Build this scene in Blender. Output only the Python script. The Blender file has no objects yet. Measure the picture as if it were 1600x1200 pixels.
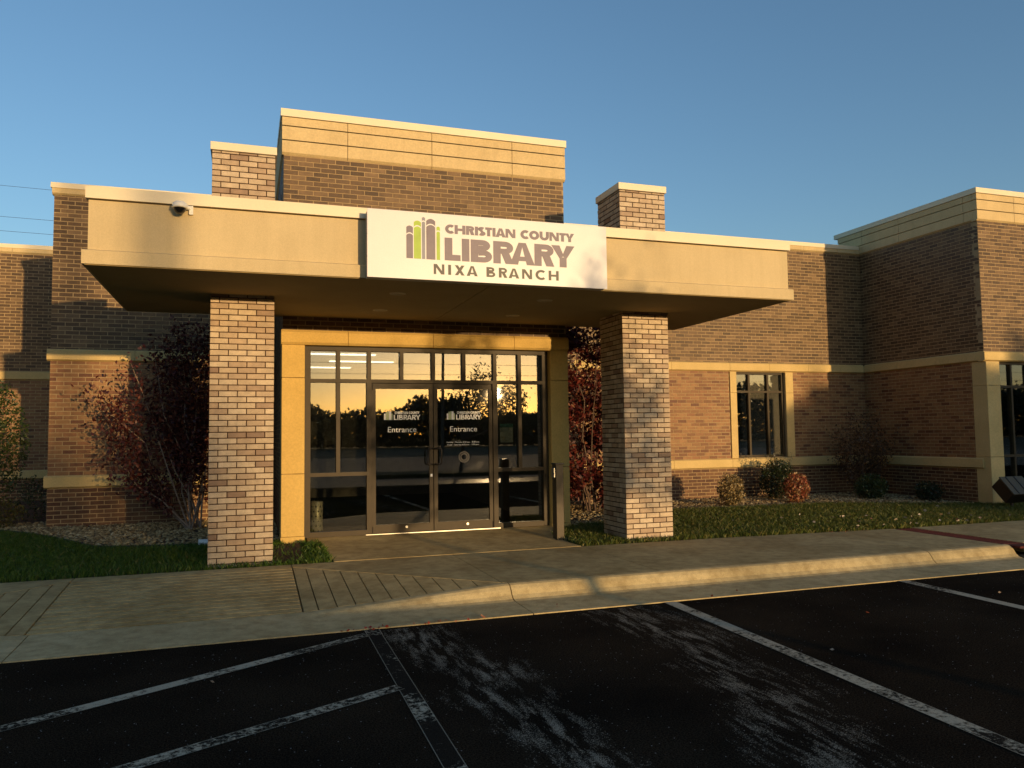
import bpy, math, random
import numpy as np
from mathutils import Vector, Matrix

random.seed(7)
rng = np.random.default_rng(7)
scene = bpy.context.scene
COL = scene.collection

# ------------------------------------------------------------------ camera
cam_data = bpy.data.cameras.new('camera')
cam = bpy.data.objects.new('camera', cam_data)
COL.objects.link(cam)
cam_data.sensor_width = 36.0
cam_data.lens = 1225.515 * 36.0 / 1600.0
cam_data.clip_start = 0.05
cam_data.clip_end = 2000.0
CR = Vector((0.9470219562, -0.3209062309, -0.0129848133))
CU = Vector((-0.0082924946, -0.0648482551, 0.9978606808))
CF = Vector((0.3210617525, 0.9448882975, 0.0640738346))
CAM = Vector((0.394994, -9.5574, 1.455718))
cam.matrix_world = Matrix(((CR.x, CU.x, -CF.x, CAM.x), (CR.y, CU.y, -CF.y, CAM.y), (CR.z, CU.z, -CF.z, CAM.z), (0, 0, 0, 1)))
scene.camera = cam

# ------------------------------------------------------------------ light
SUN_AZ = math.radians(17.6)      # to the right of straight out from the facade
SUN_EL = math.radians(2.95)
world = bpy.data.worlds.new('World')
scene.world = world
world.use_nodes = True
wn = world.node_tree
bg = wn.nodes['Background']
sky = wn.nodes.new('ShaderNodeTexSky')
sky.sky_type = 'NISHITA'
sky.sun_disc = False
sky.sun_elevation = SUN_EL
sky.sun_rotation = math.pi - SUN_AZ
sky.altitude = 400
sky.air_density = 1.0
sky.dust_density = 1.1
sky.ozone_density = 2.4
wn.links.new(sky.outputs[0], bg.inputs[0])
bg.inputs[1].default_value = 0.15

sun_data = bpy.data.lights.new('sun', 'SUN')
sun_data.energy = 1.75
sun_data.color = (1.0, 0.67, 0.325)
sun_data.angle = math.radians(0.53)
sun = bpy.data.objects.new('sun', sun_data)
COL.objects.link(sun)
S = Vector((math.sin(SUN_AZ) * math.cos(SUN_EL), -math.cos(SUN_AZ) * math.cos(SUN_EL), math.sin(SUN_EL)))
sun.rotation_euler = S.to_track_quat('Z', 'Y').to_euler()
sun.location = (20, -40, 20)

scene.view_settings.view_transform = 'Standard'
scene.view_settings.look = 'None'
scene.view_settings.gamma = 1.0
scene.view_settings.exposure = 1.2
scene.cycles.max_bounces = 8
scene.cycles.transparent_max_bounces = 16

# ------------------------------------------------------------------ material helpers
MATS = {}

def newmat(name):
    m = bpy.data.materials.new(name)
    m.use_nodes = True
    nt = m.node_tree
    b = nt.nodes['Principled BSDF']
    MATS[name] = m
    return m, nt, b

def N(nt, t, **kw):
    n = nt.nodes.new(t)
    for k, v in kw.items():
        setattr(n, k, v)
    return n

def pos(nt):
    return N(nt, 'ShaderNodeNewGeometry').outputs['Position']

def noise(nt, vec, scale, detail=3.0, rough=0.55):
    n = N(nt, 'ShaderNodeTexNoise')
    n.inputs['Scale'].default_value = scale
    n.inputs['Detail'].default_value = detail
    n.inputs['Roughness'].default_value = rough
    nt.links.new(vec, n.inputs['Vector'])
    return n.outputs['Fac']

def ramp(nt, fac, stops):
    n = N(nt, 'ShaderNodeValToRGB')
    el = n.color_ramp.elements
    while len(el) < len(stops):
        el.new(0.5)
    for e, (p, c) in zip(el, stops):
        e.position = p
        e.color = (*c, 1) if len(c) == 3 else c
    nt.links.new(fac, n.inputs['Fac'])
    return n.outputs['Color']

def mixc(nt, fac, a, b, mode='MIX'):
    n = N(nt, 'ShaderNodeMix', data_type='RGBA', blend_type=mode)
    for s, v in ((n.inputs[0], fac), (n.inputs[6], a), (n.inputs[7], b)):
        if hasattr(v, 'is_linked'):
            nt.links.new(v, s)
        elif isinstance(v, (int, float)):
            s.default_value = v
        else:
            s.default_value = (*v, 1)
    return n.outputs[2]

def math_(nt, op, a, b=None, c=None, clamp=False):
    n = N(nt, 'ShaderNodeMath', operation=op, use_clamp=clamp)
    for i, v in enumerate((a, b, c)):
        if v is None:
            continue
        if hasattr(v, 'is_linked'):
            nt.links.new(v, n.inputs[i])
        else:
            n.inputs[i].default_value = v
    return n.outputs[0]

def bump(nt, b, h, strength=0.3, dist=0.01):
    n = N(nt, 'ShaderNodeBump')
    n.inputs['Strength'].default_value = strength
    n.inputs['Distance'].default_value = dist
    nt.links.new(h, n.inputs['Height'])
    nt.links.new(n.outputs[0], b.inputs['Normal'])

def surf(name, c1, c2, scale=4.0, rough=0.8, fine=60.0, fine_amt=0.25, bstr=0.2, bdist=0.004, spec=0.3, metallic=0.0, streak=0.0):
    """two-tone mottled surface with fine grain"""
    m, nt, b = newmat(name)
    p = pos(nt)
    f = noise(nt, p, scale, 5)
    col = ramp(nt, f, [(0.3, c1), (0.7, c2)])
    g = noise(nt, p, fine, 3)
    g2 = ramp(nt, g, [(0.3, (1 - fine_amt,) * 3), (0.7, (1 + fine_amt * 0.4,) * 3)])
    col = mixc(nt, 1.0, col, g2, 'MULTIPLY')
    if streak:
        mp = N(nt, 'ShaderNodeMapping')
        mp.inputs['Scale'].default_value = (1.0, 1.0, 0.07)
        nt.links.new(p, mp.inputs['Vector'])
        sf_ = noise(nt, mp.outputs[0], 9.0, 5, 0.65)
        col = mixc(nt, 1.0, col, ramp(nt, sf_, [(0.30, (1 - streak, 1 - streak * 1.05, 1 - streak * 1.15)), (0.55, (1.0,) * 3)]), 'MULTIPLY')
    nt.links.new(col, b.inputs['Base Color'])
    b.inputs['Roughness'].default_value = rough
    b.inputs['Specular IOR Level'].default_value = spec
    b.inputs['Metallic'].default_value = metallic
    if bstr:
        bump(nt, b, g, bstr, bdist)
    return m

def island_rand(nt):
    g = N(nt, 'ShaderNodeNewGeometry')
    o = N(nt, 'ShaderNodeObjectInfo')
    s = math_(nt, 'ADD', g.outputs['Random Per Island'], o.outputs['Random'])
    return math_(nt, 'FRACT', s)

def brickmat(name, stops, speck, speck_amt=0.5, rough=0.75, spec=0.3):
    m, nt, b = newmat(name)
    p = pos(nt)
    r = island_rand(nt)
    col = ramp(nt, r, stops)
    n1 = noise(nt, p, 140.0, 3, 0.7)
    n2 = noise(nt, p, 11.0, 4)
    sp = ramp(nt, n1, [(0.56, (0, 0, 0)), (0.66, (1, 1, 1))])
    col = mixc(nt, math_(nt, 'MULTIPLY', sp, speck_amt), col, speck)
    v = ramp(nt, n2, [(0.3, (0.78,) * 3), (0.7, (1.12,) * 3)])
    col = mixc(nt, 1.0, col, v, 'MULTIPLY')
    nt.links.new(col, b.inputs['Base Color'])
    b.inputs['Roughness'].default_value = rough
    b.inputs['Specular IOR Level'].default_value = spec
    bump(nt, b, n1, 0.35, 0.004)
    return m

def leafmat(name, stops, transl=0.25, rough=0.5, spec=0.35):
    m, nt, b = newmat(name)
    r = island_rand(nt)
    col = ramp(nt, r, stops)
    nt.links.new(col, b.inputs['Base Color'])
    b.inputs['Roughness'].default_value = rough
    b.inputs['Specular IOR Level'].default_value = spec
    tr = N(nt, 'ShaderNodeBsdfTranslucent')
    nt.links.new(col, tr.inputs['Color'])
    mx = N(nt, 'ShaderNodeMixShader')
    mx.inputs[0].default_value = transl
    nt.links.new(b.outputs[0], mx.inputs[1])
    nt.links.new(tr.outputs[0], mx.inputs[2])
    nt.links.new(mx.outputs[0], nt.nodes['Material Output'].inputs['Surface'])
    return m

def plain(name, c, rough=0.5, metallic=0.0, spec=0.5, var=0.12, scale=8.0):
    return surf(name, tuple(x * (1 - var) for x in c), tuple(x * (1 + var) for x in c), scale, rough, 90, 0.06, 0.0, 0.0, spec, metallic)

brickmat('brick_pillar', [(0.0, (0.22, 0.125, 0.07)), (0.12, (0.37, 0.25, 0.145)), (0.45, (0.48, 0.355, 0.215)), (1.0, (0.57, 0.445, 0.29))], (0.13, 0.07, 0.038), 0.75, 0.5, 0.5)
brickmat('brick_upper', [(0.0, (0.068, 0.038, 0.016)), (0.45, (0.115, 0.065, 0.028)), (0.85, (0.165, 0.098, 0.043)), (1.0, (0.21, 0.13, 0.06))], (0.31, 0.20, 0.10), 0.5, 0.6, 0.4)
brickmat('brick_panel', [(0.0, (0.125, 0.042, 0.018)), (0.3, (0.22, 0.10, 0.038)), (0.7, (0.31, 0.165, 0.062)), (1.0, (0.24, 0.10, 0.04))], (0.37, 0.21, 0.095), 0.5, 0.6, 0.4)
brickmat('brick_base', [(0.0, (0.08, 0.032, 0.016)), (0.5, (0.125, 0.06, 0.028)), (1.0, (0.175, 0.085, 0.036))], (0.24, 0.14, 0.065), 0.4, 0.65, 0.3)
surf('mortar_dark', (0.040, 0.019, 0.010), (0.065, 0.031, 0.016), 6, 0.95, 120, 0.3, 0.3)
surf('mortar_light', (0.37, 0.26, 0.13), (0.46, 0.335, 0.175), 6, 0.95, 120, 0.25, 0.3)
surf('stone_gold', (0.58, 0.39, 0.115), (0.66, 0.45, 0.14), 3, 0.85, 45, 0.12, 0.15)
surf('stone_panel', (0.60, 0.46, 0.235), (0.67, 0.52, 0.27), 3, 0.85, 45, 0.12, 0.15, streak=0.08)
surf('stone', (0.59, 0.43, 0.17), (0.68, 0.50, 0.21), 3, 0.85, 45, 0.12, 0.15)
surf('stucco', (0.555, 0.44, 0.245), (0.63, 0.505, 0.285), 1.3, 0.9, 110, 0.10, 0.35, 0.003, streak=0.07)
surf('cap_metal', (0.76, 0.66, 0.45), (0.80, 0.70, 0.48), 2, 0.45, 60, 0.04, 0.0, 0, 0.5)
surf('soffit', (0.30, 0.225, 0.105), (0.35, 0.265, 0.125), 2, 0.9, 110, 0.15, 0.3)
plain('sign_white', (0.70, 0.69, 0.69), 0.35, 0, 0.5, 0.02)
plain('soffit_trim', (0.42, 0.35, 0.22), 0.5)
plain('sign_side', (0.45, 0.42, 0.36), 0.5)
plain('ink_mauve', (0.135, 0.105, 0.15), 0.45)
plain('ink_green', (0.30, 0.46, 0.012), 0.45)
plain('ink_grey', (0.19, 0.20, 0.26), 0.45)
plain('ink_dark', (0.018, 0.017, 0.018), 0.45)
plain('bronze', (0.044, 0.029, 0.010), 0.5, 0.0, 0.25)
plain('bronze_dark', (0.024, 0.017, 0.010), 0.45, 0.1)
plain('lamp_lid', (0.10, 0.082, 0.048), 0.55, 0, 0.4)
plain('post_paint', (0.065, 0.046, 0.022), 0.5, 0, 0.3)
plain('black_rubber', (0.012, 0.012, 0.012), 0.6)
plain('steel', (0.42, 0.40, 0.34), 0.35, 0.8)
plain('pale_metal', (0.66, 0.62, 0.46), 0.35, 0.25)
plain('white_vinyl', (0.85, 0.85, 0.82), 0.5)
plain('vinyl_green', (0.45, 0.52, 0.30), 0.5)
plain('vinyl_faint', (0.10, 0.09, 0.075), 0.6)
plain('paper', (0.42, 0.44, 0.38), 0.8)
plain('paper_teal', (0.06, 0.20, 0.17), 0.8)
plain('white_pvc', (0.75, 0.74, 0.70), 0.4)
plain('cam_white', (0.80, 0.78, 0.70), 0.4)
plain('roofing', (0.25, 0.24, 0.23), 0.9)
plain('interior_wall', (0.22, 0.20, 0.17), 0.9)
plain('interior_floor', (0.05, 0.045, 0.04), 0.9)
plain('interior_ceiling', (0.40, 0.39, 0.36), 0.9)
plain('bark', (0.11, 0.075, 0.055), 0.9, 0, 0.2, 0.3, 20)
plain('bark_pale', (0.26, 0.19, 0.14), 0.85, 0, 0.2, 0.3, 20)
plain('pole_wood', (0.12, 0.09, 0.065), 0.9, 0, 0.2, 0.3, 6)
plain('wire', (0.03, 0.03, 0.035), 0.6)
plain('edging', (0.015, 0.014, 0.013), 0.7)
surf('red_plate', (0.075, 0.012, 0.009), (0.11, 0.018, 0.012), 10, 0.7, 140, 0.4, 0.5, 0.01)
surf('soil', (0.07, 0.045, 0.03), (0.12, 0.08, 0.055), 14, 0.95, 90, 0.5, 0.8, 0.02)
surf('turf', (0.022, 0.035, 0.008), (0.04, 0.055, 0.014), 5, 0.95, 60, 0.5, 0.6, 0.02)
surf('far_ground', (0.05, 0.06, 0.025), (0.09, 0.08, 0.04), 0.4, 0.95, 5, 0.3, 0.0)
leafmat('grass_green', [(0.0, (0.04, 0.09, 0.010)), (0.6, (0.08, 0.15, 0.016)), (0.9, (0.13, 0.18, 0.025)), (1.0, (0.17, 0.15, 0.05))], 0.3)
leafmat('grass_sunlit', [(0.0, (0.055, 0.085, 0.012)), (0.5, (0.10, 0.13, 0.02)), (0.85, (0.16, 0.16, 0.03)), (1.0, (0.26, 0.20, 0.07))], 0.3)  # sunlit yellow of the right lawn put into the blade colour
leafmat('leaf_burgundy', [(0.0, (0.035, 0.012, 0.014)), (0.5, (0.085, 0.020, 0.018)), (0.85, (0.16, 0.045, 0.028)), (1.0, (0.23, 0.09, 0.045))], 0.15, 0.45, 0.3)
leafmat('leaf_red', [(0.0, (0.025, 0.006, 0.007)), (0.5, (0.085, 0.014, 0.012)), (0.85, (0.17, 0.03, 0.02)), (1.0, (0.18, 0.09, 0.04))], 0.2, 0.5, 0.25)
leafmat('leaf_green', [(0.0, (0.02, 0.04, 0.01)), (0.6, (0.045, 0.075, 0.018)), (1.0, (0.10, 0.11, 0.03))], 0.25, 0.4, 0.5)
leafmat('leaf_dark', [(0.0, (0.012, 0.022, 0.008)), (0.7, (0.03, 0.05, 0.015)), (1.0, (0.06, 0.07, 0.025))], 0.2, 0.4, 0.5)
leafmat('leaf_yellow', [(0.0, (0.06, 0.06, 0.015)), (0.6, (0.12, 0.11, 0.025)), (1.0, (0.17, 0.10, 0.03))], 0.25)
leafmat('leaf_variegated', [(0.0, (0.06, 0.06, 0.02)), (0.4, (0.22, 0.15, 0.055)), (0.8, (0.42, 0.30, 0.12)), (1.0, (0.5, 0.42, 0.25))], 0.2)
leafmat('leaf_orange', [(0.0, (0.07, 0.05, 0.02)), (0.3, (0.24, 0.05, 0.025)), (0.55, (0.34, 0.10, 0.045)), (0.8, (0.42, 0.22, 0.08)), (1.0, (0.5, 0.36, 0.19))], 0.2)
leafmat('leaf_rust', [(0.0, (0.04, 0.025, 0.015)), (0.6, (0.10, 0.055, 0.025)), (1.0, (0.17, 0.10, 0.04))], 0.2)
leafmat('litter', [(0.0, (0.30, 0.20, 0.12)), (0.5, (0.55, 0.45, 0.34)), (0.8, (0.62, 0.52, 0.42)), (1.0, (0.40, 0.10, 0.05))], 0.1)
leafmat('litter_red', [(0.0, (0.22, 0.03, 0.02)), (0.7, (0.34, 0.06, 0.03)), (1.0, (0.40, 0.22, 0.10))], 0.1)
leafmat('pebble', [(0.0, (0.13, 0.085, 0.035)), (0.5, (0.33, 0.235, 0.105)), (0.9, (0.48, 0.37, 0.18)), (1.0, (0.55, 0.46, 0.27))], 0.0, 0.8, 0.3)

def concrete(name, c1, c2):
    m, nt, b = newmat(name)
    p = pos(nt)
    f = noise(nt, p, 1.1, 6, 0.6)
    col = ramp(nt, f, [(0.3, c1), (0.68, c2)])
    f2 = noise(nt, p, 7.0, 5, 0.65)
    col = mixc(nt, 1.0, col, ramp(nt, f2, [(0.28, (0.66, 0.62, 0.55)), (0.6, (1.05,) * 3)]), 'MULTIPLY')
    g = noise(nt, p, 130, 2)
    col = mixc(nt, 1.0, col, ramp(nt, g, [(0.3, (0.8,) * 3), (0.7, (1.1,) * 3)]), 'MULTIPLY')
    nt.links.new(col, b.inputs['Base Color'])
    b.inputs['Roughness'].default_value = 0.85
    b.inputs['Specular IOR Level'].default_value = 0.3
    bump(nt, b, g, 0.3, 0.003)
concrete('concrete', (0.36, 0.255, 0.10), (0.57, 0.435, 0.20))
concrete('concrete_kerb', (0.43, 0.335, 0.16), (0.58, 0.465, 0.24))
concrete('concrete_dark', (0.05, 0.04, 0.03), (0.08, 0.065, 0.045))

def asphalt():
    m, nt, b = newmat('asphalt')
    p = pos(nt)
    sep = N(nt, 'ShaderNodeSeparateXYZ')
    nt.links.new(p, sep.inputs[0])
    x, y = sep.outputs[0], sep.outputs[1]
    big = noise(nt, p, 0.9, 4)
    col = ramp(nt, big, [(0.3, (0.014, 0.0110, 0.0080)), (0.7, (0.032, 0.0235, 0.0150))])
    g = noise(nt, p, 210, 2, 0.6)
    col = mixc(nt, 1.0, col, ramp(nt, g, [(0.3, (0.45,) * 3), (0.7, (1.5,) * 3)]), 'MULTIPLY')
    col = mixc(nt, 1.0, col, ramp(nt, noise(nt, p, 95, 2, 0.8), [(0.35, (0.35,) * 3), (0.72, (2.2,) * 3)]), 'MULTIPLY')
    v = N(nt, 'ShaderNodeTexVoronoi')
    v.inputs['Scale'].default_value = 75
    nt.links.new(p, v.inputs['Vector'])
    wn_ = N(nt, 'ShaderNodeTexWhiteNoise')
    nt.links.new(v.outputs['Position'], wn_.inputs['Vector'])
    pick = math_(nt, 'GREATER_THAN', wn_.outputs['Value'], 0.985)
    dot = math_(nt, 'LESS_THAN', v.outputs['Distance'], 0.28)
    speck = math_(nt, 'MULTIPLY', pick, dot)
    col = mixc(nt, math_(nt, 'MULTIPLY', speck, 0.75), col, (0.42, 0.40, 0.37))
    # dried run-off stains that wander down two of the bays
    warp = noise(nt, p, 1.1, 4, 0.55)
    wx = math_(nt, 'ADD', x, math_(nt, 'MULTIPLY', math_(nt, 'SUBTRACT', warp, 0.5), 1.1))
    def trail(cx, slope, half):
        c = math_(nt, 'ADD', math_(nt, 'MULTIPLY', math_(nt, 'ADD', y, 4.6), slope), cx)
        d = math_(nt, 'ABSOLUTE', math_(nt, 'SUBTRACT', wx, c))
        return math_(nt, 'SUBTRACT', 1.0, math_(nt, 'DIVIDE', d, half), clamp=True)
    t = math_(nt, 'MAXIMUM', trail(1.86, -0.10, 0.36), math_(nt, 'MULTIPLY', trail(3.52, 0.16, 0.40), 0.8))
    mp = N(nt, 'ShaderNodeMapping')
    mp.inputs['Scale'].default_value = (1.0, 0.20, 1.0)
    nt.links.new(p, mp.inputs['Vector'])
    st = noise(nt, mp.outputs[0], 13.0, 5, 0.65)
    mask = math_(nt, 'MULTIPLY', t, ramp(nt, st, [(0.46, (0, 0, 0)), (0.64, (1, 1, 1))]))
    v2 = N(nt, 'ShaderNodeTexVoronoi')
    v2.inputs['Scale'].default_value = 210
    nt.links.new(p, v2.inputs['Vector'])
    w2 = N(nt, 'ShaderNodeTexWhiteNoise')
    nt.links.new(v2.outputs['Position'], w2.inputs['Vector'])
    grit = math_(nt, 'LESS_THAN', w2.outputs['Value'], math_(nt, 'MULTIPLY', mask, 0.75))
    mask = math_(nt, 'ADD', math_(nt, 'MULTIPLY', grit, 0.62), math_(nt, 'MULTIPLY', mask, 0.16), clamp=True)
    near = math_(nt, 'MULTIPLY', math_(nt, 'GREATER_THAN', y, -7.5), math_(nt, 'LESS_THAN', y, -2.9))
    mask = math_(nt, 'MULTIPLY', math_(nt, 'MULTIPLY', mask, near), 0.9)
    col = mixc(nt, mask, col, (0.42, 0.37, 0.28))
    nt.links.new(col, b.inputs['Base Color'])
    b.inputs['Roughness'].default_value = 0.85
    b.inputs['Specular IOR Level'].default_value = 0.0
    bump(nt, b, g, 0.8, 0.006)
asphalt()

def paint(name, wear_lo, wear_hi, edge):
    m, nt, b = newmat(name)
    p = pos(nt)
    uv = N(nt, 'ShaderNodeUVMap')
    sep = N(nt, 'ShaderNodeSeparateXYZ')
    nt.links.new(uv.outputs[0], sep.inputs[0])
    u = sep.outputs[0]
    e = math_(nt, 'ABSOLUTE', math_(nt, 'SUBTRACT', u, 0.5))
    f = noise(nt, p, 26, 6, 0.75)
    f2 = noise(nt, p, 1.7, 3)
    w = math_(nt, 'ADD', math_(nt, 'MULTIPLY', f, 0.55), math_(nt, 'MULTIPLY', f2, 0.5))
    k = ramp(nt, w, [(wear_lo, (0, 0, 0)), (wear_hi, (1, 1, 1))])
    ek = math_(nt, 'MULTIPLY', math_(nt, 'GREATER_THAN', e, 0.455), edge)
    k = math_(nt, 'MAXIMUM', k, ek)
    g = noise(nt, p, 200, 2)
    dark = ramp(nt, g, [(0.3, (0.012, 0.010, 0.008)), (0.7, (0.042, 0.034, 0.025))])
    pc = ramp(nt, g, [(0.3, (0.35, 0.305, 0.215)), (0.7, (0.54, 0.48, 0.35))])
    nt.links.new(mixc(nt, k, dark, pc), b.inputs['Base Color'])
    b.inputs['Roughness'].default_value = 0.9
    b.inputs['Specular IOR Level'].default_value = 0.0
    bump(nt, b, g, 0.5, 0.004)
paint('paint_worn', 0.57, 0.63, 0.55)
paint('paint_half', 0.50, 0.56, 0.65)
paint('paint_good', 0.465, 0.55, 0.7)

def glassmat(name, base, tint, rough=0.012):
    m, nt, b = newmat(name)
    nt.nodes.remove(b)
    fr = N(nt, 'ShaderNodeFresnel')
    fr.inputs['IOR'].default_value = 1.5
    k = math_(nt, 'ADD', fr.outputs[0], base, clamp=True)
    gl = N(nt, 'ShaderNodeBsdfGlossy')
    gl.inputs['Roughness'].default_value = rough
    gl.inputs['Color'].default_value = (1, 1, 1, 1)
    tr = N(nt, 'ShaderNodeBsdfTransparent')
    tr.inputs['Color'].default_value = (*tint, 1)
    mx = N(nt, 'ShaderNodeMixShader')
    nt.links.new(k, mx.inputs[0])
    nt.links.new(tr.outputs[0], mx.inputs[1])
    nt.links.new(gl.outputs[0], mx.inputs[2])
    nt.links.new(mx.outputs[0], nt.nodes['Material Output'].inputs['Surface'])
glassmat('glass', 0.085, (0.66, 0.67, 0.63))
m, nt, b = newmat('dome_glass')
b.inputs['Base Color'].default_value = (0.01, 0.01, 0.012, 1)
b.inputs['Roughness'].default_value = 0.08
m, nt, b = newmat('lamp_tube')
b.inputs['Base Color'].default_value = (0.8, 0.8, 0.75, 1)
b.inputs['Emission Color'].default_value = (1.0, 0.93, 0.75, 1)
b.inputs['Emission Strength'].default_value = 1.6

# ------------------------------------------------------------------ object helpers
def M(n):
    return MATS[n]

def link(o, parent=None):
    COL.objects.link(o)
    if parent is not None:
        o.parent = parent
        o.matrix_parent_inverse = WORLD_INV[parent.name]
    return o

WORLD_INV = {}

def register(o, loc):
    WORLD_INV[o.name] = Matrix.Translation(Vector(loc)).inverted()

def thing(name, label, cat, loc=(0, 0, 0), group=None):
    o = bpy.data.objects.new(name, None)
    o.empty_display_size = 0.2
    o.location = loc
    COL.objects.link(o)
    register(o, loc)
    tag(o, label, cat, group)
    return o

def tag(o, label=None, cat=None, group=None, kind=None):
    if label: o['label'] = label
    if cat: o['category'] = cat
    if group: o['group'] = group
    if kind: o['kind'] = kind
    return o

class MB:
    def __init__(self):
        self.v = []; self.f = []; self.mi = []; self.uv = None
    def poly(self, pts, mi=0):
        i = len(self.v)
        self.v += [tuple(p) for p in pts]
        self.f.append(tuple(range(i, i + len(pts)))); self.mi.append(mi)
        return self
    def box(self, x0, y0, z0, x1, y1, z1, mi=0):
        i = len(self.v)
        self.v += [(x0, y0, z0), (x1, y0, z0), (x1, y1, z0), (x0, y1, z0), (x0, y0, z1), (x1, y0, z1), (x1, y1, z1), (x0, y1, z1)]
        for q in ((0, 3, 2, 1), (4, 5, 6, 7), (0, 1, 5, 4), (1, 2, 6, 5), (2, 3, 7, 6), (3, 0, 4, 7)):
            self.f.append(tuple(i + k for k in q)); self.mi.append(mi)
        return self
    def extrude(self, prof, axis, a, b, mi=0):
        """prof: 2-D loop in the other two axes (order x,y,z without axis)"""
        n = len(prof); i = len(self.v)
        def mk(p, t):
            q = list(p); q.insert(axis, t); return tuple(q)
        self.v += [mk(p, a) for p in prof] + [mk(p, b) for p in prof]
        for k in range(n):
            j = (k + 1) % n
            self.f.append((i + k, i + j, i + n + j, i + n + k)); self.mi.append(mi)
        self.f.append(tuple(i + k for k in reversed(range(n)))); self.mi.append(mi)
        self.f.append(tuple(i + n + k for k in range(n))); self.mi.append(mi)
        return self
    def tube(self, pts, radii, seg=8, mi=0, cap=True):
        base = len(self.v)
        pts = [Vector(p) for p in pts]
        if not hasattr(radii, '__len__'): radii = [radii] * len(pts)
        for k, p in enumerate(pts):
            d = (pts[min(k + 1, len(pts) - 1)] - pts[max(k - 1, 0)]).normalized()
            up = Vector((0, 0, 1)) if abs(d.z) < 0.9 else Vector((1, 0, 0))
            a = d.cross(up).normalized(); c = d.cross(a)
            for s in range(seg):
                t = 2 * math.pi * s / seg
                self.v.append(tuple(p + (a * math.cos(t) + c * math.sin(t)) * radii[k]))
        for k in range(len(pts) - 1):
            for s in range(seg):
                q = (s + 1) % seg
                self.f.append((base + k * seg + s, base + k * seg + q, base + (k + 1) * seg + q, base + (k + 1) * seg + s)); self.mi.append(mi)
        if cap:
            self.f.append(tuple(base + s for s in range(seg))); self.mi.append(mi)
            self.f.append(tuple(base + (len(pts) - 1) * seg + s for s in reversed(range(seg)))); self.mi.append(mi)
        return self
    def lathe(self, prof, c, seg=24, mi=0):
        base = len(self.v)
        for (r, z) in prof:
            for s in range(seg):
                t = 2 * math.pi * s / seg
                self.v.append((c[0] + r * math.cos(t), c[1] + r * math.sin(t), c[2] + z))
        for k in range(len(prof) - 1):
            for s in range(seg):
                q = (s + 1) % seg
                self.f.append((base + k * seg + s, base + k * seg + q, base + (k + 1) * seg + q, base + (k + 1) * seg + s)); self.mi.append(mi)
        return self
    def build(self, name, mats, parent=None, smooth=False, bevel=0.0):
        if isinstance(mats, str): mats = [mats]
        V = np.array(self.v, dtype=float)
        c = (V.min(0) + V.max(0)) / 2
        me = bpy.data.meshes.new(name)
        me.from_pydata([tuple(p) for p in (V - c)], [], self.f)
        for mm in mats: me.materials.append(M(mm))
        if len(mats) > 1: me.polygons.foreach_set('material_index', self.mi)
        if self.uv is not None:
            l = me.uv_layers.new(name='UVMap')
            l.data.foreach_set('uv', np.array(self.uv, dtype=float).ravel())
        if smooth: me.polygons.foreach_set('use_smooth', [True] * len(me.polygons))
        me.update()
        o = bpy.data.objects.new(name, me)
        o.location = c
        link(o, parent)
        register(o, c)
        if bevel:
            md = o.modifiers.new('bevel', 'BEVEL'); md.width = bevel; md.segments = 2; md.limit_method = 'ANGLE'
        return o

def struct(o):
    o['kind'] = 'structure'; return o

def stuff(o):
    o['kind'] = 'stuff'; return o

def quads(name, V, mat, parent=None):
    """V: (n,4,3) array -> one mesh of loose quads"""
    n = len(V)
    c = V.reshape(-1, 3).mean(0)
    me = bpy.data.meshes.new(name)
    me.vertices.add(n * 4); me.loops.add(n * 4); me.polygons.add(n)
    me.vertices.foreach_set('co', (V.reshape(-1, 3) - c).ravel())
    me.loops.foreach_set('vertex_index', np.arange(n * 4))
    me.polygons.foreach_set('loop_start', np.arange(n) * 4)
    me.polygons.foreach_set('loop_total', np.full(n, 4))
    me.materials.append(M(mat))
    me.update(calc_edges=True)
    o = bpy.data.objects.new(name, me); o.location = c
    link(o, parent); register(o, c)
    return o

def leaves(name, C, size, mat, parent=None, aspect=0.55, flat=0.0, droop=0.0):
    n = len(C)
    a = rng.normal(size=(n, 3)); a[:, 2] = a[:, 2] * (1 - flat) - droop
    a /= np.linalg.norm(a, axis=1)[:, None]
    b = np.cross(a, rng.normal(size=(n, 3))); b /= np.linalg.norm(b, axis=1)[:, None]
    nn = np.cross(a, b)
    s = (size * rng.uniform(0.6, 1.25, n))[:, None]
    L = a * s / 2; W = b * s * aspect / 2
    V = np.stack([C - L, C + W + nn * s * 0.06 - L * 0.1, C + L, C - W + nn * s * 0.06 - L * 0.1], axis=1)
    return quads(name, V, mat, parent)

def ell(n, c, r, shell=0.45):
    d = rng.normal(size=(n, 3)); d /= np.linalg.norm(d, axis=1)[:, None]
    t = rng.uniform(shell ** 3, 1, n) ** (1 / 3)
    return np.array(c) + d * t[:, None] * np.array(r)

# ------------------------------------------------------------------ levels and planes
C = 0.2032 / 3          # brick course
BH, BL, JT = 0.0582, 0.1937, 0.0095
YE = 1.53               # entrance tower front
YW = 4.47               # main wall plane
YR = 1.45               # right wing front
XR = 13.48              # right wing side
XL = -2.54              # left wing corner
YL = 9.46               # recessed left wall
PX = [0.0, 5.24]; PW = 0.702; PD = 0.715
ZS = 3.116              # soffit
def lawn_z(y): return 0.0 + 0.02 * max(0.0, y + 0.15)

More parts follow.
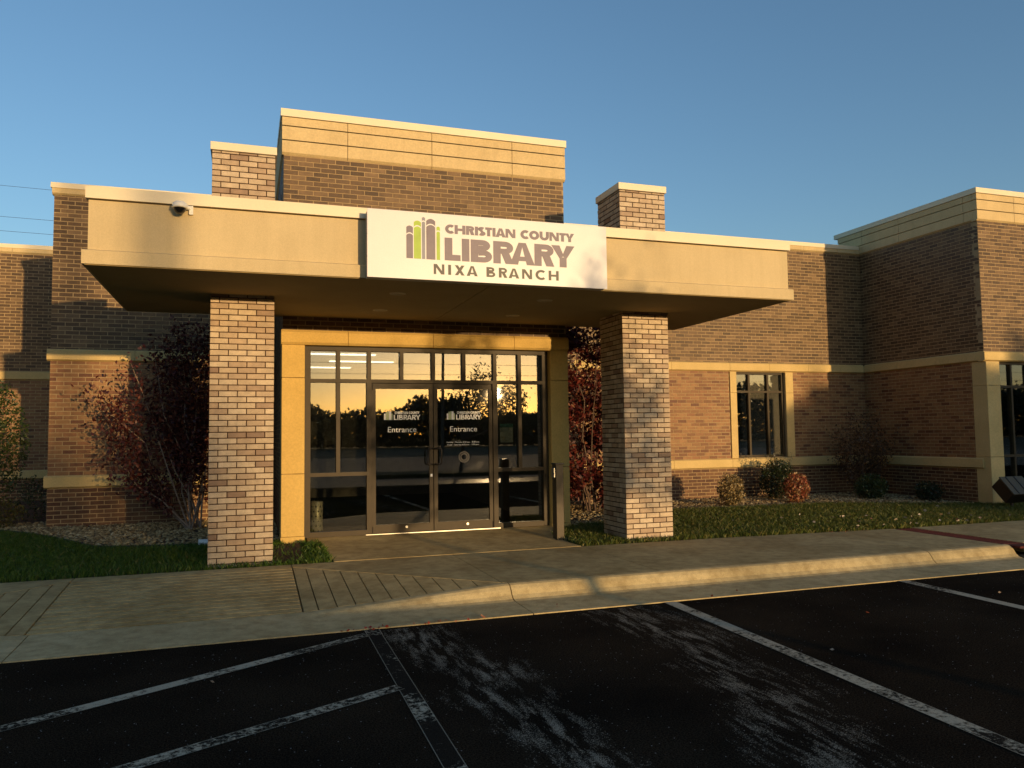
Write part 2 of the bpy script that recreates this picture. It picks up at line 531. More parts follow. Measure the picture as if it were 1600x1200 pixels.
# ------------------------------------------------------------------ setting: ground
struct(MB().poly([(-600, -600, -0.24), (600, -600, -0.24), (600, 600, -0.24), (-600, 600, -0.24)]).build('ground', 'far_ground'))
lot = struct(MB().box(-55, -46, -0.30, 55, -2.845, -0.158).build('parking_lot', 'asphalt'))
lw = MB()
for x0, x1 in ((-30, 40),):
    ys = [-0.16, 1.0, 2.5, 4.5, 12.0]
    for a, c in zip(ys, ys[1:]):
        lw.poly([(x0, a, lawn_z(a) - 0.008), (x1, a, lawn_z(a) - 0.008), (x1, c, lawn_z(c) - 0.008), (x0, c, lawn_z(c) - 0.008)])
surf('glint_asphalt', (0.006, 0.0055, 0.005), (0.012, 0.011, 0.009), 1.5, 0.45, 60, 0.4, 0.4, 0.006, 0.02)
struct(MB().poly([(-55, -46, -0.150), (55, -46, -0.150), (55, -12.5, -0.150), (-55, -12.5, -0.150)]).build('glint_lane', 'glint_asphalt'))  # extra sheet over the far lot, added for sun glints in the door glass
lawn = struct(lw.build('lawn', 'turf'))

# kerb and gutter, swept along X with a dropped stretch at the ramp
def kh(x):
    if x <= -3.2 or x >= 2.8: return 0.0
    if x < -1.3: return -0.13 * (x + 3.2) / 1.9
    if x <= 0.9: return -0.13
    return -0.13 * (2.8 - x) / 1.9
def kerb_section(x):
    h = kh(x)
    zg = -0.138
    t = (h - zg)
    return [(-2.10, -0.3), (-2.10, h), (-2.15, h - 0.002), (-2.185, zg + t * 0.90), (-2.215, zg + t * 0.68), (-2.25, zg + t * 0.30), (-2.29, zg + t * 0.08), (-2.34, zg - 0.001), (-2.85, -0.148), (-2.85, -0.3)]
kerb = None
cuts = [(-22, -12.1), (-12.09, -4.41), (-4.40, -1.275), (-1.265, 2.845), (2.855, 8.115), (8.125, 9.44), (9.80, 15.0), (15.01, 24)]
kb = thing('kerb', 'long pale concrete kerb and gutter between the asphalt and the sidewalk', 'kerb', (3, -2.5, 0))
kb['kind'] = 'structure'
for a, c in cuts:
    n = 24 if a < 3 and c > -5 else 2
    xs = np.linspace(a, c, n + 1)
    m_ = MB(); secs = [kerb_section(x) for x in xs]; k = len(secs[0])
    for x, s in zip(xs, secs): m_.v += [(x, y, z) for (y, z) in s]
    for i in range(n):
        for j in range(k):
            q = (j + 1) % k
            m_.f.append((i * k + j, (i + 1) * k + j, (i + 1) * k + q, i * k + q)); m_.mi.append(0)
    m_.f.append(tuple(range(k))); m_.mi.append(0)
    m_.f.append(tuple(reversed([n * k + j for j in range(k)]))); m_.mi.append(0)
    m_.build('kerb_stone', 'concrete_kerb', kb)

# sidewalk slabs
sw = thing('sidewalk', 'grey concrete sidewalk with tooled joints running past the entrance', 'sidewalk', (3, -1, 0))
sw['kind'] = 'structure'
def yb(x):
    return -0.13 if x < 6 else (-0.13 - 0.20 * min(1, (x - 6) / 3.4))
MB().box(-22, -2.09, -0.3, 24, -0.16, -0.15).build('sidewalk_bed', 'concrete_dark', sw)
def slab(pts, name='paving_slab', parent=None, th=0.12, mat='concrete'):
    m_ = MB(); n = len(pts)
    m_.v += [tuple(p) for p in pts] + [(p[0], p[1], p[2] - th) for p in pts]
    m_.f.append(tuple(range(n))); m_.mi.append(0)
    m_.f.append(tuple(reversed(range(n, 2 * n)))); m_.mi.append(0)
    for k in range(n):
        j = (k + 1) % n
        m_.f.append((k, n + k, n + j, j)); m_.mi.append(0)
    return m_.build(name, mat, parent or sw)
g = 0.005
jx = [2.80, 4.54, 6.45, 8.17, 9.40]
for a, c in list(zip(jx, jx[1:])) + [(9.755, 11.6), (11.6, 13.4), (13.4, 15.2), (15.2, 18), (18, 24)]:
    slab([(a + g, -2.095, 0), (c - g, -2.095, 0), (c - g, yb(c), 0), (a + g, yb(a), 0)])
for a, c in ((-22, -15), (-15, -9), (-9, -7), (-7, -5), (-5, -3.2)):
    slab([(a + g, -2.095, 0), (c - g, -2.095, 0), (c - g, -0.13, 0), (a + g, -0.13, 0)])
# landings above the flares
slab([(0.905, -0.13, 0), (0.905, -0.30, 0), (2.795, -2.09, 0), (2.795, -0.13, 0)])
slab([(-1.305, -0.13, 0), (-3.195, -0.13, 0), (-3.195, -2.09, 0), (-1.305, -0.30, 0)])
slab([(-1.295, -0.13, 0), (-1.295, -0.28, 0), (0.895, -0.28, 0), (0.895, -0.13, 0)])
# ramp of scored strips
nst = 15; y0, y1 = -0.283, -2.095
for i in range(nst):
    a = y0 + (y1 - y0) * i / nst; c = y0 + (y1 - y0) * (i + 1) / nst + 0.030
    za = -0.13 * (a - y0) / (y1 - y0); zc = -0.13 * (c - y0) / (y1 - y0)
    slab([(-1.296, c, zc), (0.896, c, zc), (0.896, a, za), (-1.296, a, za)], 'ramp_strip', th=0.10)
# flares cut by tooled grooves
gx = [0.905] + [1.04 + 0.168 * k for k in range(10)] + [2.78]
def flare(sx, ox):
    for a, c in zip(gx, gx[1:]):
        a2, c2 = a + 0.006, c - 0.006
        def top(x): return -0.31 - (x - 0.9) / 1.9 * 1.79
        def zz(x, y): return min(0.0, 0.0666 * (x - 0.9) + 0.0703 * (y + 0.3)) - 0.002
        ya, yc = top(a2), top(c2)
        pts = [(a2, -2.093), (c2, -2.093), (c2, max(yc, -2.092)), (a2, ya)]
        P = [(ox + sx * x, y, zz(x, y)) for x, y in pts]
        if sx < 0: P.reverse()
        slab(P, 'flare_strip', th=0.08)
flare(1, 0.0)
flare(-1, -0.4)
# red trench plate crossing the sidewalk and its kerb outlet
tp = thing('trench_cover', 'dark red textured drain cover crossing the sidewalk to the kerb', 'drain cover', (9.58, -1.3, -0.02))
MB().box(9.405, -2.094, -0.03, 9.75, -0.34, -0.006).box(9.455, -2.30, -0.03, 9.785, -2.098, -0.006).build('cover_plate', 'red_plate', tp)
rb = MB()
for k in range(28):
    y = -2.08 + k * 0.062
    rb.box(9.42, y, -0.006, 9.735, y + 0.022, -0.001)
rb.build('tread_ribs', 'red_plate', tp)
MB().box(9.452, -2.34, -0.16, 9.79, -2.20, -0.125).build('outlet_sill', 'concrete_dark', tp)
# entrance slab
es = MB()
P = [(1.385, -0.125, 0.004), (4.515, -0.125, 0.004), (4.47, 0.35, 0.02), (4.50, 0.85, 0.04), (4.76, 1.46, 0.06), (4.76, 1.75, 0.08), (1.20, 1.75, 0.08), (1.20, 1.46, 0.06), (1.36, 1.38, 0.058)]
n = len(P); es.v += P + [(p[0], p[1], -0.1) for p in P]
es.f.append(tuple(range(n))); es.mi.append(0)
for k in range(n):
    j = (k + 1) % n; es.f.append((k, n + k, n + j, j)); es.mi.append(0)
struct(es.build('entrance_slab', 'concrete'))

# painted bay lines
def strip(p, q, w, mat, z=-0.154):
    p, q = Vector((*p, z)), Vector((*q, z))
    d = (q - p).normalized(); s = Vector((-d.y, d.x, 0)) * w / 2
    m_ = MB(); m_.poly([p - s, q - s, q + s, p + s]); m_.uv = [(0, 0), (0, 1), (1, 1), (1, 0)]
    o = m_.build('painted_line', mat, lot); return o
strip((1.405, -3.05), (1.335, -9.0), 0.115, 'paint_worn')
strip((1.405, -2.86), (1.403, -3.06), 0.125, 'paint_good', -0.1535)
strip((1.34, -3.02), (-1.4, -4.66), 0.105, 'paint_half', -0.1535)
strip((1.345, -4.44), (-1.8, -6.02), 0.105, 'paint_half', -0.153)
strip((1.30, -5.78), (-1.8, -7.4), 0.105, 'paint_half', -0.153)
strip((4.23, -2.86), (4.02, -8.6), 0.125, 'paint_good')
strip((7.045, -2.86), (6.90, -8.6), 0.125, 'paint_good')
strip((9.85, -2.86), (9.75, -8.6), 0.125, 'paint_good')

# ------------------------------------------------------------------ brickwork
BRICK_MESH = {}
def brick_mesh(key, dims, mat):
    if key in BRICK_MESH: return BRICK_MESH[key]
    sx, sy, sz = dims
    e = 0.0025
    out = key[1]
    # box with a small arris on the exposed face
    hx, hy, hz = sx / 2, sy / 2, sz / 2
    if out[0] == 0:     # faces -Y / +Y
        d = out[1]
        back = [(-hx, -d * hy, -hz), (hx, -d * hy, -hz), (hx, -d * hy, hz), (-hx, -d * hy, hz)]
        mid = [(p[0], d * (hy - e), p[2]) for p in back]
        fr = [(-hx + e, d * hy, -hz + e), (hx - e, d * hy, -hz + e), (hx - e, d * hy, hz - e), (-hx + e, d * hy, hz - e)]
    else:
        d = out[0]
        back = [(-d * hx, -hy, -hz), (-d * hx, hy, -hz), (-d * hx, hy, hz), (-d * hx, -hy, hz)]
        mid = [(d * (hx - e), p[1], p[2]) for p in back]
        fr = [(d * hx, -hy + e, -hz + e), (d * hx, hy - e, -hz + e), (d * hx, hy - e, hz - e), (d * hx, -hy + e, hz - e)]
    v = back + mid + fr
    f = [(0, 1, 2, 3), (8, 9, 10, 11)]
    for k in range(4):
        j = (k + 1) % 4
        f += [(k, j, 4 + j, 4 + k), (4 + k, 4 + j, 8 + j, 8 + k)]
    me = bpy.data.meshes.new('brick')
    me.from_pydata(v, [], f)
    me.materials.append(M(mat))
    me.update()
    BRICK_MESH[key] = me
    return me

def brick_wall(parent, axis, out, plane, u0, u1, z0, z1, zones, mortar, rake=0.006, cut=(), pick=None, npick=0, phase=0, name='brick_wall', back=0.14, part=None, zbase=None):
    """axis 0: wall runs along X, faces out*Y; axis 1: runs along Y, faces out*X. zones: [(z_top, material)]"""
    if part is None:
        b = MB()
        # mortar core, cut into rectangles round the openings
        us = sorted({u0, u1} | {c[0] for c in cut if c[4]} | {c[1] for c in cut if c[4]})
        us = [u for u in us if u0 <= u <= u1]
        for ua, ub in zip(us, us[1:]):
            um = (ua + ub) / 2
            holes = sorted([(c[2], c[3]) for c in cut if c[4] and c[0] <= um <= c[1]])
            z = z0
            segs = []
            for h0, h1 in holes:
                if h0 > z: segs.append((z, h0))
                z = max(z, h1)
            if z < z1: segs.append((z, z1))
            for sa, sb in segs:
                pf = plane - out * rake; pb = plane - out * back
                if axis == 0: b.box(ua, min(pf, pb), sa, ub, max(pf, pb), sb)
                else: b.box(min(pf, pb), ua, sa, max(pf, pb), ub, sb)
        part = b.build(name, mortar, parent)
    bricks = []
    k = 0
    zb = z0 if zbase is None else zbase
    while zb + k * C < z1 - 0.012:
        za = zb + k * C; zt = min(za + BH, z1); zm = (za + zt) / 2
        off = 0.0 if (k + phase) % 2 == 0 else -(BL + JT) / 2
        u = u0 + off
        while u < u1 - 0.01:
            a, c = max(u, u0), min(u + BL, u1)
            u += BL + JT
            iv = [(a, c)]
            for ct in cut:
                if ct[2] <= zm <= ct[3]:
                    nv = []
                    for (p, q) in iv:
                        if q <= ct[0] or p >= ct[1]: nv.append((p, q))
                        else:
                            if p < ct[0]: nv.append((p, ct[0]))
                            if q > ct[1]: nv.append((ct[1], q))
                    iv = nv
            for (p, q) in iv:
                if q - p > 0.025 and zt - za > 0.012: bricks.append((p, q, za, zt))
        k += 1
    mats = []
    for _, mt in zones:
        if mt not in mats: mats.append(mt)
    def zmat(z):
        for t, mt in zones:
            if z < t: return mt
        return zones[-1][1]
    if pick:
        sc = [(pick((p + q) / 2, (a + t) / 2, q - p), i) for i, (p, q, a, t) in enumerate(bricks)]
        sc = sorted([s for s in sc if s[0] is not None])
        chosen = {i for _, i in sc[:npick]}
    else:
        chosen = set()
    rest = MB()
    dep = 0.03
    for i, (p, q, a, t) in enumerate(bricks):
        j = rng.uniform(-0.0012, 0.0012)
        mt = zmat((a + t) / 2)
        if i in chosen:
            ln = round(q - p, 3)
            o_ = (0, out) if axis == 0 else (out, 0)
            dims = (q - p, dep, t - a) if axis == 0 else (dep, q - p, t - a)
            me = brick_mesh((ln, o_, round(t - a, 3), mt), dims, mt)
            o = bpy.data.objects.new('brick', me)
            cc = plane - out * (dep / 2) + out * j
            o.location = ((p + q) / 2, cc, (a + t) / 2) if axis == 0 else (cc, (p + q) / 2, (a + t) / 2)
            link(o, part)
        else:
            f_ = plane + out * j; bk = plane - out * dep
            # slight twist of the exposed face
            i0 = len(rest.v)
            tw = rng.uniform(-0.0012, 0.0012, 4)
            e = 0.002
            cs = [(p, a), (q, a), (q, t), (p, t)]
            ce = [(p + e, a + e), (q - e, a + e), (q - e, t - e), (p + e, t - e)]
            if axis == 0:
                rest.v += [(u_, bk, z_) for u_, z_ in cs] + [(u_, f_ + out * w, z_) for (u_, z_), w in zip(ce, tw)]
            else:
                rest.v += [(bk, u_, z_) for u_, z_ in cs] + [(f_ + out * w, u_, z_) for (u_, z_), w in zip(ce, tw)]
            rest.f.append((i0 + 4, i0 + 5, i0 + 6, i0 + 7)); rest.mi.append(mats.index(mt))
            for s in range(4):
                r_ = (s + 1) % 4
                rest.f.append((i0 + s, i0 + r_, i0 + 4 + r_, i0 + 4 + s)); rest.mi.append(mats.index(mt))
    if rest.f:
        stuff(rest.build('brickwork', mats, part))
    return part

def camdist(x, y, z): return (Vector((x, y, z)) - CAM).length

# ------------------------------------------------------------------ library building
bld = thing('library_building', 'brown brick library building with cream stone bands and stepped parapets', 'building', (5.5, YW, 0))
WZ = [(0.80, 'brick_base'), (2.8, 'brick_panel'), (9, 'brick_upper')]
Z0 = 0.02
ZB = [(0.70, 0.90), (2.71, 2.90)]      # sill band and belt course
bandcut = [(-99, 99, ZB[0][0] + 0.02, ZB[0][1] - 0.02, False), (-99, 99, ZB[1][0] + 0.02, ZB[1][1] - 0.02, False)]

# left wing front
def pickL(u, z, l):
    if u > -0.55 or z > 5.36: return None
    return camdist(u, YW, z)
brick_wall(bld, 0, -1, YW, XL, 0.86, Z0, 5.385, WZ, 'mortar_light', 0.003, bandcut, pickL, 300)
# side return of the left wing (faces left)
brick_wall(bld, 1, -1, XL, YW + 0.004, YL, Z0, 5.385, WZ, 'mortar_light', 0.003, bandcut)
# recessed wall far left
brick_wall(bld, 0, -1, YL, -14.0, XL - 0.15, Z0, 5.45, WZ, 'mortar_light', 0.003, [(-99, 99, 0.66, 0.82, False), (-99, 99, 2.75, 2.91, False)])
# right part of the main wall, with the window opening
WX0, WX1, WZ0, WZ1 = 10.115, 11.34, 0.905, 2.705
cutR = bandcut + [(9.955, 11.535, 0.86, 2.72, False), (WX0, WX1, WZ0, WZ1, True)]
def pickR(u, z, l):
    if u < 8.45 or u > 13.4: return None
    return camdist(u, YW, z)
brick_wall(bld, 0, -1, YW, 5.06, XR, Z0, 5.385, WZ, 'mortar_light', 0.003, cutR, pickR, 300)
# right wing side wall (faces left) and front
brick_wall(bld, 1, -1, XR, YR + 0.004, YW + 0.6, Z0, 5.385, WZ, 'mortar_light', 0.003, bandcut + [(YR - 1, YR + 0.27, 0, 2.70, False)])
brick_wall(bld, 0, -1, YR, XR, 19.0, 2.90, 5.385, WZ, 'mortar_light', 0.003, ())
# entrance tower: front above the belt, and sides
def pickT(u, z, l):
    if z < 4.15: return None
    return camdist(u, YE, z)
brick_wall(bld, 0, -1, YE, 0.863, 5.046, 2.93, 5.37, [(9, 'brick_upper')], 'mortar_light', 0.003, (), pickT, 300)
brick_wall(bld, 1, -1, 0.863, YE + 0.004, 8.0, Z0, 5.37, [(0.8, 'brick_base'), (9, 'brick_upper')], 'mortar_light', 0.003, ())
brick_wall(bld, 1, 1, 5.046, YE + 0.004, 8.0, Z0, 5.37, [(0.8, 'brick_base'), (9, 'brick_upper')], 'mortar_light', 0.003, ())

# stone bands, block by block (profile: chamfered top and bottom)
def band_x(a, c, plane, z0, z1, proj=0.045, name='band_block', ch=0.022, depth=0.10):
    pf = plane - proj
    prof = [(plane + depth, z0), (plane, z0), (pf, z0 + ch), (pf, z1 - ch), (plane - 0.002, z1), (plane + depth, z1)]
    return MB().extrude(prof, 0, a, c).build(name, 'stone', bld)
def band_y(a, c, plane, z0, z1, proj=0.045, name='band_block', ch=0.022, depth=0.10):
    pf = plane - proj
    prof = [(plane + depth, z0), (plane, z0), (pf, z0 + ch), (pf, z1 - ch), (plane - 0.002, z1), (plane + depth, z1)]
    return MB().extrude(prof, 1, a, c).build(name, 'stone', bld)
def run(fn, xs, *a, **k):
    for p, q in zip(xs, xs[1:]): fn(p + 0.003, q - 0.003, *a, **k)
for (z0, z1) in ZB:
    run(band_x, [XL - 0.045, -1.32, -0.10, 0.86], YW, z0, z1)
    run(band_x, [5.06, 6.2, 7.37, 8.575, 9.955], YW, z0, z1)
    run(band_y, [YR + (0.10 if z0 < 1 else 0.0), 2.5, 3.5, YW - 0.045], XR, z0, z1)
run(band_x, [9.955, 11.0, 12.37, XR - 0.05], YW, ZB[0][0], ZB[0][1])
run(band_x, [9.955, 10.94, 11.94, 12.80, XR - 0.05], YW, ZB[1][0], ZB[1][1])
run(band_x, [XR - 0.045, 14.40, 15.6, 17.0, 19.0], YR, ZB[1][0], ZB[1][1])
for (z0, z1) in ((0.645, 0.835), (2.735, 2.92)):
    run(band_x, [-14, -12, -10, -8, -6, -4.4, XL - 0.15], YL, z0, z1)
# window surround jambs
for (a, c) in ((9.955, WX0), (WX1, 11.535)):
    for (z0, z1) in ((0.903, 2.262), (2.268, 2.707)):
        MB().box(a + 0.002, YW - 0.03, z0, c - 0.002, YW + 0.16, z1).build('jamb_stone', 'stone', bld, bevel=0.004)
# corner pilaster of the right wing
for (z0, z1) in ((0.06, 0.918), (0.924, 2.252), (2.258, 2.706)):
    MB().box(XR - 0.012, YR - 0.04, z0, 13.80, YR + 0.27, z1).build('pilaster_stone', 'stone', bld, bevel=0.006)

# parapets: stone panels with recessed joints, then the cap
def panels_x(xs, plane, z0, zs, proj=0.03, end=0.0):
    for a, c in zip(xs, xs[1:]):
        zz = [z0] + zs
        for i, (p, q) in enumerate(zip(zz, zz[1:])):
            pf = plane - proj
            if i == 0: prof = [(plane + 0.1, p), (plane, p), (pf, p + 0.028), (pf, q - 0.008), (plane + 0.1, q - 0.008)]
            else: prof = [(plane + 0.1, p + 0.008), (pf, p + 0.008), (pf, q - 0.008), (plane + 0.1, q - 0.008)]
            MB().extrude(prof, 0, a + 0.004, c - 0.004).build('parapet_panel', 'stone_panel', bld)
def panels_y(ys, plane, z0, zs, proj=0.03, out=-1):
    for a, c in zip(ys, ys[1:]):
        zz = [z0] + zs
        for i, (p, q) in enumerate(zip(zz, zz[1:])):
            pf = plane + out * proj; bk = plane - out * 0.1
            if i == 0: prof = [(bk, p), (plane, p), (pf, p + 0.028), (pf, q - 0.008), (bk, q - 0.008)]
            else: prof = [(bk, p + 0.008), (pf, p + 0.008), (pf, q - 0.008), (bk, q - 0.008)]
            MB().extrude(prof, 1, a + 0.004, c - 0.004).build('parapet_panel', 'stone_panel', bld)
TZ = [5.56, 5.765, 5.905]
panels_x([0.835, 1.735, 2.955, 4.20, 5.075], YE, 5.37, [5.572, 5.773, 5.905])
panels_y([YE + 0.10, 3.0, 4.5, 6.0, 8.0], 0.863, 5.37, [5.572, 5.773, 5.905])
panels_y([YE + 0.10, 3.0, 4.5, 6.0, 8.0], 5.046, 5.37, [5.572, 5.773, 5.905], out=1)
MB().box(0.82, YE - 0.045, 5.905, 5.09, YE + 0.25, 6.012).box(0.82, YE + 0.25, 5.905, 1.10, 8.0, 6.0118).box(4.81, YE + 0.25, 5.905, 5.09, 8.0, 6.0118).build('parapet_cap', 'cap_metal', bld)
MB().box(0.95, YE + 0.1, 5.0, 4.96, 8.0, 5.6).build('roof', 'roofing', bld)  # unseen tower roof, filled in to keep sky light out
panels_y([YR + 0.07, 1.72, 3.3, 4.35, 5.1], XR, 5.385, [5.59, 5.785, 5.912])
panels_x([XR - 0.03, 14.40, 16.0, 17.5, 19.0], YR, 5.385, [5.59, 5.785, 5.912])
MB().box(XR - 0.045, YR - 0.045, 5.912, 19.0, YR + 0.25, 6.012).box(XR - 0.045, YR + 0.25, 5.912, XR + 0.25, 5.2, 6.0118).build('parapet_cap', 'cap_metal', bld)
MB().box(XR + 0.12, YR + 0.12, 5.2, 19.0, 12.0, 5.55).build('roof', 'roofing', bld)  # unseen wing roof, put in to block sky light
# low parapets: one stone course and a cap
def low_par(a, c, plane, xs, end=0.0, zt=5.575):
    for p, q in zip(xs, xs[1:]):
        prof = [(plane + 0.1, zt - 0.19), (plane, zt - 0.19), (plane - 0.03, zt - 0.165), (plane - 0.03, zt - 0.085), (plane + 0.1, zt - 0.085)]
        MB().extrude(prof, 0, p + 0.003, q - 0.003).build('parapet_panel', 'stone_panel', bld)
    MB().box(a, plane - 0.045, zt - 0.085, c, plane + 0.25, zt).build('parapet_cap', 'cap_metal', bld)
low_par(XL - 0.045, 0.82, YW, [XL - 0.03, -0.9, 0.83])
low_par(5.09, XR - 0.046, YW, [5.08, 7.0, 8.4, 9.7, 11.05, 11.95, 12.85, XR - 0.03])
low_par(-14, XL - 0.16, YL, [-14, -11.5, -9, -6.5, -4.33, -3.2, XL - 0.16], 0, 5.635)
MB().box(XL - 0.045, YW + 0.25, 5.49, XL + 0.25, YL, 5.5748).build('parapet_cap', 'cap_metal', bld)
MB().box(XL + 0.12, YW + 0.12, 5.0, 0.84, 12.0, 5.3).box(5.07, YW + 0.12, 5.0, XR - 0.02, 12.0, 5.3).box(-14, YL + 0.12, 5.0, XL + 0.10, 12.0, 5.298).build('roof', 'roofing', bld)  # unseen low roofs, filled in against sky light
MB().box(-14, 11.9, 0, 19, 12.0, 5.3).build('back_wall', 'interior_wall', bld)

# ------------------------------------------------------------------ windows
def window(x0, x1, z0, z1, yf, vs, hs, cells=None, fw=0.045, name='window', depth=0.10):
    """frame mesh is the part; its panes and mullions are sub-parts"""
    fr = MB()
    fr.box(x0, yf, z0, x0 + fw, yf + depth, z1).box(x1 - fw, yf, z0, x1, yf + depth, z1)
    fr.box(x0 + fw, yf + 0.001, z1 - fw, x1 - fw, yf + depth, z1).box(x0 + fw, yf + 0.001, z0, x1 - fw, yf + depth, z0 + fw)
    part = fr.build(name, 'bronze', bld)
    for v in vs:
        MB().box(v - fw / 2, yf + 0.002, z0 + fw, v + fw / 2, yf + depth - 0.002, z1 - fw).build('mullion', 'bronze', part)
    xs = [x0 + fw] + list(vs) + [x1 - fw]
    for h in hs:
        for i, (a, c) in enumerate(zip(xs, xs[1:])):
            a2 = a + (fw / 2 if i else 0); c2 = c - (fw / 2 if i < len(xs) - 2 else 0)
            MB().box(a2, yf + 0.004, h - fw / 2, c2, yf + depth - 0.004, h + fw / 2).build('transom', 'bronze', part)
    zs = [z0 + fw] + list(hs) + [z1 - fw]
    for i, (a, c) in enumerate(zip(xs, xs[1:])):
        for j, (p, q) in enumerate(zip(zs, zs[1:])):
            a2 = a + (fw / 2 if i else 0); c2 = c - (fw / 2 if i < len(xs) - 2 else 0)
            p2 = p + (fw / 2 if j else 0); q2 = q - (fw / 2 if j < len(zs) - 2 else 0)
            MB().box(a2, yf + depth * 0.45, p2, c2, yf + depth * 0.45 + 0.012, q2).build('pane', 'glass', part)
    return part
window(WX0 + 0.004, WX1 - 0.004, WZ0 + 0.006, WZ1 - 0.004, YW + 0.05, [10.475, 10.945], [2.29])
MB().box(WX0 - 0.3, YW + 2.0, 0.1, WX1 + 0.3, YW + 2.1, 2.9).build('interior_partition', 'interior_wall', bld)
MB().box(WX0 - 0.3, YW + 0.16, 0.1, WX1 + 0.3, YW + 2.0, 0.6).build('interior_floor', 'interior_floor', bld)
window(13.804, 18.9, 0.08, 2.706, YR + 0.05, [14.20, 14.62, 15.05, 15.9, 16.8, 17.8], [0.93, 2.24], name='window')
MB().box(13.6, YR + 3.0, 0.05, 19, YR + 3.1, 2.9).box(XR + 0.15, YR + 0.2, 2.75, 19, YR + 3.0, 2.8).build('interior_partition', 'interior_wall', bld)
MB().box(13.6, YR + 0.16, -0.1, 19, YR + 3.0, 0.055).build('interior_floor', 'interior_floor', bld)

# ------------------------------------------------------------------ entrance surround
SZ0, SZ1 = 2.722, 2.925
for p, q in zip([0.84, 1.74, 2.955, 4.19, 5.07], [1.74, 2.955, 4.19, 5.07]):
    pf = YE - 0.06
    prof = [(YE + 0.35, SZ0), (YE - 0.03, SZ0), (pf, SZ0 + 0.03), (pf, SZ1 - 0.035), (YE - 0.03, SZ1), (YE + 0.35, SZ1)]
    MB().extrude(prof, 0, p + 0.003, q - 0.003).build('lintel_stone', 'stone_gold', bld)
for (a, c) in ((0.852, 1.155), (4.770, 5.06)):
    for (z0, z1) in ((0.0, 0.115), (0.118, 0.955), (0.961, 2.264), (2.270, 2.719)):
        e = 0.006 if z1 < 0.2 else 0.0
        MB().box(a - e, YE - 0.03 - e, z0, c + e, YE + 0.35, z1).build('column_stone', 'stone_gold', bld, bevel=0.006)

# ------------------------------------------------------------------ storefront and doors
YF = 1.62
def bx(x0, z0, x1, z1, y0=YF, y1=YF + 0.11): return MB().box(x0, y0, z0, x1, y1, z1)
SX0, SX1 = 1.158, 4.767
sf = bx(SX0, 0.075, SX0 + 0.085, 2.719)
sf.box(SX1 - 0.085, YF, 0.075, SX1, YF + 0.11, 2.719)
sf.box(SX0 + 0.085, YF + 0.001, 2.66, SX1 - 0.085, YF + 0.109, 2.719)
sfp = sf.build('storefront', 'bronze', bld)
TR = 2.238
def mull(x, z0, z1, w=0.055): bx(x - w / 2, z0, x + w / 2, z1, YF + 0.002, YF + 0.108).build('mullion', 'bronze', sfp)
for x in (1.62, 2.052, 2.517, 2.984, 3.445, 3.925, 4.315): mull(x, TR + 0.026, 2.66)
mull(2.052, 0.08, TR - 0.026, 0.07); mull(3.925, 0.08, TR - 0.026, 0.07)
mull(1.62, 0.958, TR - 0.026); mull(4.315, 0.958, TR - 0.026)
bx(SX0 + 0.085, TR - 0.0255, SX1 - 0.085, TR + 0.0255, YF + 0.003, YF + 0.107).build('transom', 'bronze', sfp)
bx(SX0 + 0.085, 0.905, 2.052 - 0.035, 0.957, YF + 0.003, YF + 0.107).build('transom', 'bronze', sfp)
bx(3.925 + 0.035, 0.905, SX1 - 0.085, 0.957, YF + 0.003, YF + 0.107).build('transom', 'bronze', sfp)
bx(SX0 + 0.085, 0.075, 2.052 - 0.035, 0.145, YF + 0.003, YF + 0.107).build('sill_rail', 'bronze', sfp)
bx(3.925 + 0.035, 0.075, SX1 - 0.085, 0.145, YF + 0.003, YF + 0.107).build('sill_rail', 'bronze', sfp)
GY = YF + 0.05
xs = [SX0 + 0.085, 1.62, 2.052, 2.517, 2.984, 3.445, 3.925, 4.315, SX1 - 0.085]
for i, (a, c) in enumerate(zip(xs, xs[1:])):
    bx(a + (0.0275 if i else 0), TR + 0.026, c - (0.0275 if i < 7 else 0), 2.66, GY, GY + 0.012).build('pane', 'glass', sfp)
for a, c in ((SX0 + 0.085, 1.5925), (1.6475, 2.017), (3.96, 4.2875), (4.3425, SX1 - 0.085)):
    bx(a, 0.957, c, TR - 0.026, GY, GY + 0.012).build('pane', 'glass', sfp)
for a, c in ((SX0 + 0.085, 2.017), (3.96, SX1 - 0.085)):
    bx(a, 0.145, c, 0.905, GY, GY + 0.012).build('pane', 'glass', sfp)
MB().box(2.0, YF - 0.02, 0.06, 3.98, YF + 0.13, 0.082).build('threshold', 'steel', sfp)

def text_mesh(s, size, loc, mat, parent, name='lettering', width=None, ext=0.0008):
    cu = bpy.data.curves.new('t', 'FONT'); cu.body = s; cu.size = size; cu.extrude = ext
    o = bpy.data.objects.new('t', cu); COL.objects.link(o)
    dg = bpy.context.evaluated_depsgraph_get()
    me = bpy.data.meshes.new_from_object(o.evaluated_get(dg))
    bpy.data.objects.remove(o); bpy.data.curves.remove(cu)
    V = np.zeros(len(me.vertices) * 3); me.vertices.foreach_get('co', V); V = V.reshape(-1, 3)
    mn, mx = V.min(0), V.max(0)
    k = (width / (mx[0] - mn[0])) if width else 1.0
    W = np.stack([(V[:, 0] - mn[0]) * k + loc[0], -V[:, 2] + loc[1], V[:, 1] + loc[2]], axis=1)
    me.vertices.foreach_set('co', (W - np.array(loc)).ravel()); me.update()
    me.materials.clear(); me.materials.append(M(mat))
    o = bpy.data.objects.new(name, me); o.location = loc
    link(o, parent); register(o, loc)
    return o

